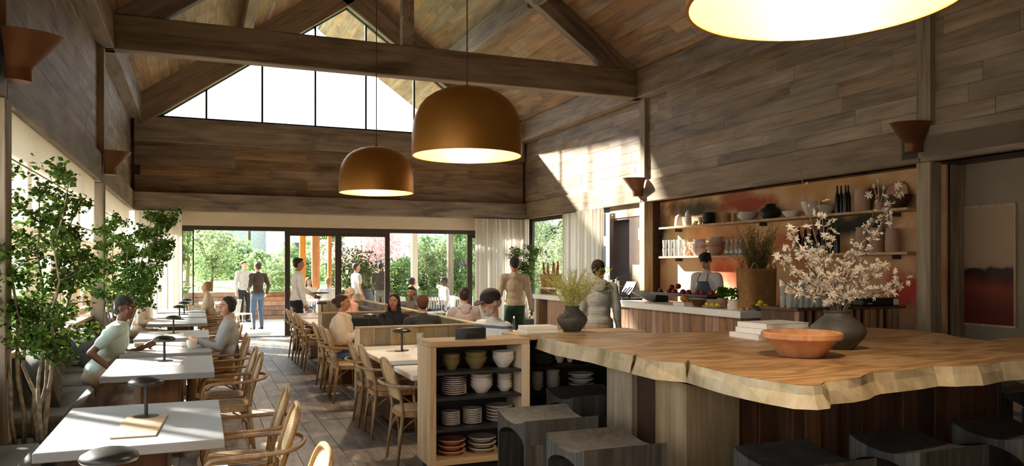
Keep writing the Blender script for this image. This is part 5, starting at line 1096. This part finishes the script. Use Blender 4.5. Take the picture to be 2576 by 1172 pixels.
# ================================================================== PEOPLE
for nme, c in (('skin_dark', (112, 70, 48)), ('skin_mid', (176, 124, 92)), ('skin_fair', (214, 164, 136)), ('skin_pale', (222, 178, 152))):
    m = plain(nme, c, .5, vary=.05, scale=12); m.node_tree.nodes['Principled BSDF'].inputs['Subsurface Weight'].default_value = .08; m.node_tree.nodes['Principled BSDF'].inputs['Subsurface Radius'].default_value = (.02, .008, .005)
plain('hair_black', (22, 18, 17), .5, vary=.3, scale=60, bump=.6); plain('hair_brown', (58, 36, 24), .5, vary=.3, scale=60, bump=.6); plain('hair_red', (96, 52, 34), .5, vary=.3, scale=60, bump=.6); plain('hair_blond', (168, 124, 78), .5, vary=.25, scale=60, bump=.6); plain('hair_grey', (196, 180, 168), .6, vary=.15, scale=60, bump=.6)
for nme, c in (('tee_mint', (176, 194, 184)), ('knit_grey', (158, 164, 168)), ('cream_top', (222, 204, 182)), ('tan_top', (206, 192, 166)), ('lightgrey_top', (172, 172, 164)), ('brown_top', (64, 52, 38)), ('white_top', (232, 230, 228)), ('black_cloth', (24, 24, 28)), ('jeans', (74, 96, 124)), ('beige_cloth', (172, 150, 120)), ('pink_top', (226, 170, 152)), ('suit', (46, 48, 48)), ('pinkish_top', (222, 206, 206)), ('green_cloth', (24, 66, 38)), ('grey_coat', (104, 100, 96)), ('apron', (92, 106, 128)), ('capcloth', (54, 40, 38)), ('shoeblack', (22, 20, 20))):
    plain(nme, c, .85, vary=.08, scale=8, bump=.25, sheen=.1)
def striped(name, a, b_, scale, lo, hi):
    m, t, b = newmat(name); N = t.nodes.new; L = t.links.new; tcn = N('ShaderNodeTexCoord'); wv = N('ShaderNodeTexWave'); wv.bands_direction = 'Z'; wv.inputs['Scale'].default_value = scale; wv.inputs['Distortion'].default_value = .3; L(tcn.outputs['Object'], wv.inputs['Vector'])
    r = N('ShaderNodeValToRGB'); r.color_ramp.elements[0].position = lo; r.color_ramp.elements[0].color = lin(*a); r.color_ramp.elements[1].position = hi; r.color_ramp.elements[1].color = lin(*b_); L(wv.outputs['Fac'], r.inputs[0]); L(r.outputs[0], b.inputs['Base Color']); b.inputs['Roughness'].default_value = .85
striped('stripes', (126, 130, 130), (206, 206, 200), 17, .25, .5); striped('bandsweater', (96, 112, 128), (228, 224, 216), 2.6, .08, .16)
def ik(a, b_, l1, l2, hint):
    a, b_, hint = Vector(a), Vector(b_), Vector(hint); d = b_ - a; L_ = min(d.length, (l1 + l2) * .995); d.normalize(); b_ = a + d * L_
    x = (l1 * l1 - l2 * l2 + L_ * L_) / (2 * L_); h = math.sqrt(max(0, l1 * l1 - x * x)); p = (hint - d * hint.dot(d)).normalized(); return a + d * x + p * h, b_
def cap_(mb, a, b_, ra, rb, n=12):
    a, b_ = Vector(a), Vector(b_); mb.tube([a, b_], [ra, rb], n); mb.ell(a, ra, n, 8); mb.ell(b_, rb, n, 8)
clouds = bpy.data.textures.new('folds', 'CLOUDS'); clouds.noise_scale = .11
def organic(mb, name, mat, parent, vox, smooth=4, disp=0):
    o = mb.build(name, mat, parent, True, fix=False); md = o.modifiers.new('remesh', 'REMESH'); md.mode = 'VOXEL'; md.voxel_size = vox; md.use_smooth_shade = True
    if smooth: s = o.modifiers.new('smooth', 'SMOOTH'); s.factor = .5; s.iterations = smooth
    if disp: d = o.modifiers.new('folds', 'DISPLACE'); d.texture = clouds; d.strength = disp; d.mid_level = .5
    return o
def person(label, loc, rz, pose='stand', h=1.75, skin='skin_mid', top='white_top', sleeve='long', bottom='black_cloth', hair=('short', 'hair_black'), lean=0.0, turn=0, nod=0, hands=None, feet=None, vox=.013, fem=False, seat=.46, side=0.0, shoes='shoeblack', palms=None, twist=0, hood=False):
    k = h / 1.75; V_ = Vector; hz = .93 * k if pose == 'stand' else seat + .085
    S = V_((side, math.sin(lean), math.cos(lean))).normalized(); T = Matrix.Rotation(R(twist), 3, 'Z')
    hip = V_((0, 0, hz)); P = lambda q, x=0, y=0: hip + S * (q * k) + T @ V_((x * k, y * k, 0))
    sw = .175 if fem else .195
    neck = P(.55, 0, -.005); hd = neck + (S * .45 + V_((0, .12, .9))).normalized() * .155 * k
    HR = Matrix.Rotation(R(turn), 3, 'Z') @ Matrix.Rotation(-R(nod), 3, 'X'); Hq = lambda x, y, z: hd + HR @ V_((x, y, z)) * k
    body = MB()
    hs = .5 if fem else 1
    # head
    rot = HR
    E = lambda mb, c, r, e=0: mb.ell(Hq(*c), tuple((q + e) * k for q in r), 16, 10, rot)
    E(body, (0, -.012, .022), (.076, .094, .092)); E(body, (0, .030, -.035), (.058, .060, .078)); E(body, (0, .058, -.090), (.028, .026, .022)); E(body, (0, .035, -.07), (.048, .045, .035))
    cap_(body, Hq(0, .088, .018), Hq(0, .110, -.022), .0075 * k, .0125 * k, 8); E(body, (0, .102, -.026), (.017, .012, .009)); E(body, (0, .080, .032), (.048, .018, .012))
    for s in (-1, 1): E(body, (s * .077, -.004, -.004), (.010, .020, .030)); E(body, (s * .040, .062, -.028), (.022, .022, .022))
    cap_(body, neck - S * .03 * k, Hq(0, -.012, -.06), .054 * k * (.9 if fem else 1), .050 * k * (.9 if fem else 1))
    # torso under the clothes
    def torso(mb, e, lo=0):
        q = e
        if q == 0: mb.ell(P(.02), (.130 * k, .088 * k, .10 * k), 18, 12)
        mb.ell(P(.16), ((.114 + q * 1.8) * k, (.080 + q * 1.8) * k, (.14 + q) * k), 18, 12, T); mb.ell(P(.34, 0, .005), ((.150 + q) * k, (.108 + q) * k, (.17 + q) * k), 18, 12, T)
        if fem: 
            for s in (-1, 1): mb.ell(P(.33, s * .065, .075), tuple((a + q) * k for a in (.055, .05, .055)), 12, 8)
        cap_(mb, P(.475, -sw + .03), P(.475, sw - .03), (.052 + q) * k, (.052 + q) * k); mb.ell(P(.47, 0, -.01), ((.12 + q) * k, (.075 + q) * k, (.075 + q) * k), 16, 10, T)
    torso(body, 0)
    arms = []
    if hands is None: hands = [(-.27, .08, hz - .04), (.27, .08, hz - .04)]
    for s, tg in zip((-1, 1), hands):
        sh_ = P(.475, s * sw); el, wr = ik(sh_, V_(tg), .285 * k, .25 * k, (s * .28, -.5, -.8)); arms.append((s, sh_, el, wr))
        cap_(body, sh_, el, .046 * k * (.85 if fem else 1), .036 * k); cap_(body, el, wr, .036 * k, .024 * k)
        d = (wr - el).normalized(); tt = palms[0 if s < 0 else 1] if palms else (-s, 0, .2); nrm = V_(tt); nrm = (nrm - d * nrm.dot(d)).normalized(); sd = d.cross(nrm); pm = wr + d * .045 * k
        rm = Matrix((sd, nrm, d)).transposed(); body.ell(pm, (.038 * k, .017 * k, .05 * k), 12, 8, rm)
        fr = .0085 * k if vox < .012 else .011 * k
        for fi, (off, ln) in enumerate(((-.028, .066), (-.010, .076), (.010, .072), (.028, .056))):
            b0 = pm + sd * off * k + d * .035 * k; b1 = b0 + (d * .8 + nrm * .35).normalized() * ln * .5 * k + sd * off * .15; b2 = b1 + (d * .45 + nrm * .8).normalized() * ln * .5 * k
            cap_(body, b0, b1, fr, fr * .95, 8); cap_(body, b1, b2, fr * .95, fr * .8, 8)
        t0 = pm - sd * .030 * k * s - d * .02 * k; t1 = t0 + (-sd * s * .7 + d * .6 + nrm * .4).normalized() * .036 * k; t2 = t1 + (d * .9 + nrm * .4).normalized() * .03 * k; cap_(body, t0, t1, fr * 1.25, fr * 1.1, 8); cap_(body, t1, t2, fr * 1.1, fr * .9, 8)
    legs = []
    if feet is None: feet = [(-.10, .03, .08), (.10, -.02, .08)] if pose == 'stand' else [(-.12, .44, .08), (.12, .40, .08)]
    for s, tg in zip((-1, 1), feet):
        hj = hip + V_((s * .088 * k, 0, 0)); kn, an = ik(hj, V_(tg), .43 * k, .43 * k, (s * .12, 1, .35 if pose == 'sit' else 0)); legs.append((s, hj, kn, an))
        cap_(body, hj, kn, .074 * k, .050 * k); cap_(body, kn, an, .048 * k, .034 * k); cap_(body, an, an + V_((0, .12 * k, -.045 * k)), .034 * k, .026 * k)
    root = organic(body, 'person', skin, None, vox, 3); root.location = loc; root.rotation_euler = (0, 0, rz); tag(root, label, 'person')
    # clothing
    sh = MB(); torso(sh, .018, 0)
    sh.ell(P(.04), tuple(q * k for q in (.178, .134, .12)), 18, 12)
    cap_(sh, neck - S * .05 * k, neck - S * .01 * k, .066 * k, .062 * k)
    for s, a, el, wr in arms:
        if sleeve == 'short': cap_(sh, a, a.lerp(el, .58), .064 * k, .058 * k)
        elif sleeve == 'shawl': cap_(sh, a, el, .085 * k, .085 * k); cap_(sh, el, el.lerp(wr, .7), .075 * k, .06 * k)
        else: cap_(sh, a, el, .066 * k, .056 * k); cap_(sh, el, el.lerp(wr, .93), .056 * k, .040 * k); cap_(sh, el.lerp(wr, .9), el.lerp(wr, .96), .043 * k, .043 * k)
    if sleeve == 'shawl': sh.ell(P(.30), tuple(q * k for q in (.23, .17, .27)), 18, 12); sh.ell(P(.50, 0, .02), tuple(q * k for q in (.13, .12, .06)), 18, 12)
    organic(sh, 'top', top, root, .014, 4, .020)
    if hood:
        hb = MB(); hb.ell(neck + V_((0, -.065, -.015)) * k, tuple(q * k for q in (.115, .065, .05)), 14, 8); hb.ell(neck + V_((0, -.10, -.07)) * k, tuple(q * k for q in (.075, .04, .06)), 12, 8); organic(hb, 'hood', top, root, .012, 3, .008)
    tr = MB(); tr.ell(hip + V_((0, -.005, -.035)), tuple(q * k for q in (.184, .138, .115)), 18, 12)
    for s, hj, kn, an in legs: cap_(tr, hj, kn, .094 * k, .068 * k); cap_(tr, kn, kn.lerp(an, .97), .064 * k, .052 * k)
    organic(tr, 'trousers', bottom, root, .016, 4, .010)
    for s, hj, kn, an in legs:
        z0 = an.z - .075; MB().ell((an.x, an.y + .07 * k, z0 + .035), (.045 * k, .135 * k, .038), 14, 8).ell((an.x, an.y + .005, z0 + .06), (.042 * k, .055 * k, .05), 12, 8).box(an.x - .040 * k, an.x + .040 * k, an.y - .05 * k, an.y + .19 * k, z0 - .005, z0 + .018, .008).build('shoe', shoes, root, 60)
    # hair
    st, hm = hair; hr = MB()
    if st != 'cap':
        E(hr, (0, -.026, .036), (.083, .093, .088)); E(hr, (0, -.050, -.01), (.072, .06, .07)) if st != 'bald' else None
        if st == 'short': E(hr, (0, .03, .085), (.062, .055, .03))
        if st == 'curly':
            for i in range(26): a = i * 2.4; q = (i / 26) ** .5; E(hr, (.07 * q * math.cos(a), -.02 + .085 * q * math.sin(a), .10 - .06 * q * q), (.026, .026, .024))
        if st in ('bob', 'long'): E(hr, (0, -.03, .045), (.088, .10, .085)); [E(hr, (s * .074, -.015, -.01), (.022, .045, .06)) for s in (-1, 1)]
        if st == 'long': [cap_(hr, Hq(s * .06, -.03, -.02), Hq(s * .085, -.02, -.24), .035 * k, .035 * k) for s in (-1, 1)]; E(hr, (0, -.06, -.14), (.09, .045, .15))
        if st == 'bun': E(hr, (0, -.125, .02), (.038, .036, .038)); E(hr, (0, .02, .075), (.06, .05, .035))
        organic(hr, 'hair', hm, root, .008 if vox < .012 else .011, 2, .008)
    if hm == 'capcloth':
        bd = MB(); E(bd, (0, .052, -.082), (.046, .040, .034)); E(bd, (0, .088, -.048), (.026, .012, .008)); [E(bd, (s * .052, .030, -.055), (.018, .030, .036)) for s in (-1, 1)]; organic(bd, 'beard', 'hair_grey', root, .008, 1, .006)
        gs = MB()
        for s in (-1, 1): gs.tube([Hq(s * .031 + .021 * math.cos(a), .100, .006 + .016 * math.sin(a)) for a in [i * .5236 for i in range(13)]], .0018, 5).tube([Hq(s * .052, .098, .008), Hq(s * .080, .01, .008)], .0018, 5)
        gs.tube([Hq(-.010, .102, .008), Hq(.010, .102, .008)], .0018, 5).build('glasses', 'blackplastic', root)
    if st == 'cap' :
        E(hr, (0, -.05, -.01), (.074, .058, .06)); organic(hr, 'hair', 'hair_grey' if hm == 'capcloth' else 'hair_black', root, .009, 1)
        cp = MB(); E(cp, (0, -.012, .048), (.088, .106, .085)); organic(cp, 'cap', hm, root, .009, 1)
        if hm == 'capcloth':
            br = MB(); pts = [(.068 * math.sin(a), .085 + .085 * math.cos(a), 0) for a in [R(-88 + 176 * i / 12) for i in range(13)]]; br.prism([(p[0], p[1]) for p in pts], .028, .036); br.v = [tuple(Hq(v[0], v[1], v[2] - max(0, v[1] - .1) * .25 + .01)) for v in br.v]; br.build('cap_brim', hm, root, 60)
        else:
            cr = MB(); E(cr, (0, -.005, .095), (.094, .106, .045)); organic(cr, 'cap_crown', hm, root, .01, 2)
    # face details
    ey = MB(); pu = MB(); bw_ = MB()
    for s in (-1, 1):
        E(ey, (s * .030, .077, .008), (.0125, .0095, .0075)); E(pu, (s * .030, .0845, .008), (.0052, .0035, .0055)); cap_(bw_, Hq(s * .016, .094, .026), Hq(s * .046, .082, .027), .0038 * k, .003 * k, 6)
    ey.build('eyes', 'eyewhite', root, True); pu.build('pupils', 'eye', root, True); bw_.build('eyebrows', hm if hm != 'capcloth' else 'hair_grey', root, True)
    lp = MB(); E(lp, (0, .0875, -.056), (.023, .0075, .0045)); E(lp, (0, .086, -.064), (.019, .0075, .005)); lp.build('lips', 'lips', root, True)
    root['h'] = 0.0; del root['h']
    return root, Hq, arms
RZ = lambda dx, dy: math.atan2(-dx, dy)      # heading for facing (dx, dy)
near = .0095
person('smiling person with short curly black hair in a mint polo on the banquette', (-.96, 8.9, 0), RZ(1, -.12), 'sit', 1.80, 'skin_dark', 'tee_mint', 'short', 'beige_cloth', ('curly', 'hair_black'), .42, -22, 6, [(-.20, .42, .80), (.30, .20, .62)], [(-.14, .42, .08), (.10, .40, .08)], near)
person('short-haired person in a grey knit sweater facing the banquette', (.33, 9.30, 0), RZ(-1, -.1), 'sit', 1.60, 'skin_fair', 'knit_grey', 'long', 'beige_cloth', ('bob', 'hair_black'), .05, 28, 0, [(-.06, .34, .82), (.05, .33, .80)], None, near, True, palms=[(1, 0, 0), (-1, 0, 0)])
person('person in a cream shirt seated on the banquette behind the far birch', (-.95, 14.15, 0), RZ(1, -.1), 'sit', 1.75, 'skin_fair', 'cream_top', 'long', 'beige_cloth', ('short', 'hair_brown'), .2, -8, 0, [(-.15, .36, .70), (.18, .34, .68)])
person('elderly person in a tan top at the window table closest to the garden', (.24, 17.1, 0), RZ(-1, .05), 'sit', 1.65, 'skin_fair', 'tan_top', 'long', 'black_cloth', ('bob', 'hair_blond'), .15, 5, 0, [(-.10, .36, .80), (.10, .36, .80)], fem=True)
r5, hq, ar = person('standing person in a light grey top with a white cup on the patio', (1.22, 24.0, -.02), RZ(.55, -1), 'stand', 1.80, 'skin_fair', 'lightgrey_top', 'long', 'black_cloth', ('short', 'hair_brown'), 0, 12, 0, [(-.18, .30, 1.17), (.26, .02, .88)])
w5 = r5.matrix_basis @ (ar[0][3] + Vector((.03, .09, -.01))); cup(w5.x, w5.y, w5.z, 'white cup held by the standing person in light grey', .045, .10, handle=False)
person('standing person in a dark brown shirt and jeans with back to the room', (1.42, 21.1, -.02), RZ(-.45, 1), 'stand', 1.76, 'skin_fair', 'brown_top', 'long', 'jeans', ('short', 'hair_brown'), .02, 10, 0, [(-.22, .12, 1.05), (.30, .10, .95)])
r7, hq, ar = person('waiter in a white shirt and black trousers carrying a tray', (1.78, 15.6, 0), RZ(1, .12), 'stand', 1.80, 'skin_mid', 'white_top', 'long', 'black_cloth', ('short', 'hair_black'), .04, 0, 3, [(-.20, .38, 1.06), (.24, .12, .82)])
wt = r7.matrix_basis @ (ar[0][3] + Vector((0, .10, .03))); t = thing('serving_tray', 'black serving tray held by the waiter', 'tray', tuple(wt)); MB().lathe([(0, 0), (.19, 0), (.21, .02), (.2, .022), (.185, .008), (0, .008)], n=28).build('tray', 'blackplastic', t, 45)
person('elderly person in salmon pink resting chin on hand in the far booth', (2.56, 13.75, -.03), RZ(-1, -.35), 'sit', 1.62, 'skin_pale', 'pink_top', 'long', 'beige_cloth', ('bald', 'hair_grey'), .18, 12, -4, [(-.12, .36, .78), (.02, .22, 1.05)], fem=True)
person('woman with dark bun wrapped in a cream shawl at the middle booth table', (1.70, 10.15, -.03), RZ(1, -.35), 'sit', 1.62, 'skin_mid', 'cream_top', 'shawl', 'jeans', ('bun', 'hair_brown'), .05, 8, 2, [(-.12, .30, .80), (.14, .28, .80)], None, .011, True)
person('woman with long black hair leaning her cheek on one hand', (2.47, 10.35, -.03), RZ(-.45, -1), 'sit', 1.62, 'skin_mid', 'black_cloth', 'long', 'black_cloth', ('long', 'hair_black'), .12, 0, 0, [(-.12, .30, .80), (.07, .16, 1.05)], [(-.25, .3, .08), (0, .36, .08)], .011, True)
person('person with auburn hair in a dark suit turning away from the viewer', (2.62, 9.40, -.04), RZ(-.1, 1), 'sit', 1.68, 'skin_fair', 'suit', 'long', 'suit', ('short', 'hair_red'), .12, -12, 0, [(-.2, .32, .72), (.2, .30, .72)], [(-.3, .2, .08), (-.12, .34, .08)], .011)
person('dark-haired person in a grey coat beyond the long partition', (3.56, 13.6, -.04), RZ(-.6, -1), 'sit', 1.64, 'skin_mid', 'grey_coat', 'long', 'black_cloth', ('short', 'hair_black'), .08, 0, 0, [(-.15, .36, .8), (.15, .36, .8)])
person('person with a small bun in a pale pinkish hooded top, back to the viewer', (3.52, 10.5, 0), RZ(.12, 1), 'sit', 1.70, 'skin_fair', 'pinkish_top', 'long', 'beige_cloth', ('bun', 'hair_brown'), .08, 0, 0, [(-.18, .34, .78), (.18, .34, .78)], None, .012, True, hood=True)
person('elderly bearded person with a dark cap and banded pale sweater behind the cabinet', (2.72, 7.02, -.02), RZ(-1, -.28), 'sit', 1.84, 'skin_fair', 'bandsweater', 'long', 'beige_cloth', ('cap', 'capcloth'), .18, 0, 16, [(-.15, .38, .80), (.15, .36, .80)], None, near, seat=.50)
person('standing person in a beige sweater and green trousers, back to the viewer', (5.02, 12.3, 0), RZ(.15, 1), 'stand', 1.80, 'skin_mid', 'tan_top', 'long', 'green_cloth', ('short', 'hair_black'), 0, 5, 4, [(-.22, .25, 1.1), (.30, .02, .84)], None, .012)
person('standing woman with a low bun in a striped grey top by the bar', (4.58, 8.45, 0), RZ(.35, 1), 'stand', 1.72, 'skin_mid', 'stripes', 'long', 'beige_cloth', ('bun', 'hair_brown'), 0, -38, 0, [(-.24, .10, .82), (.26, .04, .80)], None, near, True, hood=True)
r, hq, ar = person('cook in a black hat and blue-grey apron bent over the bar', (7.66, 10.45, 0), RZ(-1, -.45), 'stand', 1.84, 'skin_fair', 'white_top', 'long', 'black_cloth', ('cap', 'hair_black'), .10, 0, 26, [(-.20, .26, 1.10), (.20, .26, 1.10)], None, .011)
ap = MB(); n_ = 10; 
for i in range(n_ + 1):
    z = .62 + .78 * i / n_; wd = .19 if z < 1.12 else .19 - (z - 1.12) * .36
    for j in range(9): u_ = j / 8 * 2 - 1; ap.v.append((u_ * wd, .155 + (z - .9) * .10 - .055 * u_ * u_ + .012, z))
for i in range(n_):
    for j in range(8): q = i * 9 + j; ap.f.append((q, q + 1, q + 10, q + 9))
ap.build('apron', 'apron', r, True)
for s in (-1, 1): MB().tube([(s * .085, .20, 1.38), (s * .075, .14, 1.50), (s * .06, .05, 1.545)], .007, 6).build('apron_strap', 'apron', r, True)
person('standing person in a white tee seen through the right glass door', (3.78, 20.1, -.02), RZ(1, .2), 'stand', 1.74, 'skin_fair', 'white_top', 'short', 'beige_cloth', ('short', 'hair_brown'))
person('standing figure in a dark jacket on the patio behind the right glass door', (22.6 * tpx(957), 22.6, -.02), RZ(.4, 1), 'stand', 1.76, 'skin_mid', 'brown_top', 'long', 'grey_coat', ('short', 'hair_black'))
person('seated patio guest in white with sandy hair, back to the doors', (3.10, 20.3, -.02), RZ(.1, 1), 'sit', 1.76, 'skin_fair', 'white_top', 'long', 'beige_cloth', ('short', 'hair_blond'))
person('long-haired patio guest half hidden by the widest orange post', (2.85, 22.2, -.02), RZ(.1, -1), 'sit', 1.68, 'skin_mid', 'tan_top', 'long', 'jeans', ('long', 'hair_brown'), fem=True)
person('dark-haired patio guest in a white shirt at the far right', (6.15, 20.1, -.02), RZ(-1, -.1), 'sit', 1.74, 'skin_dark', 'white_top', 'long', 'jeans', ('short', 'hair_black'))
person('brown-haired patio guest seated just left of the pale patio post', (5.25, 20.0, -.02), RZ(1, .1), 'sit', 1.72, 'skin_fair', 'grey_coat', 'long', 'black_cloth', ('bob', 'hair_brown'), fem=True)
for x, y, rz, l in ((3.50, 10.5, math.pi / 2 - .12, 'under the guest in the pinkish hooded top'), (3.62, 13.65, -math.pi / 2 - .4, 'under the guest in the grey coat')): copy_tree(proto, (x, y, 0), rz, 'cane-backed armchair %s beyond the long partition' % l, 'cane armchairs beyond the long partition')
t = table(3.35, 4.1, 11.1, 12.3, 'white marble table beyond the long partition by the pinkish hooded guest', GM, 'marble', .045)
t = thing('steel_flask', 'copper-toned flask on the floor-side shelf end of the bar', 'bottle', (6.3, 14.9, 0)) if False else None
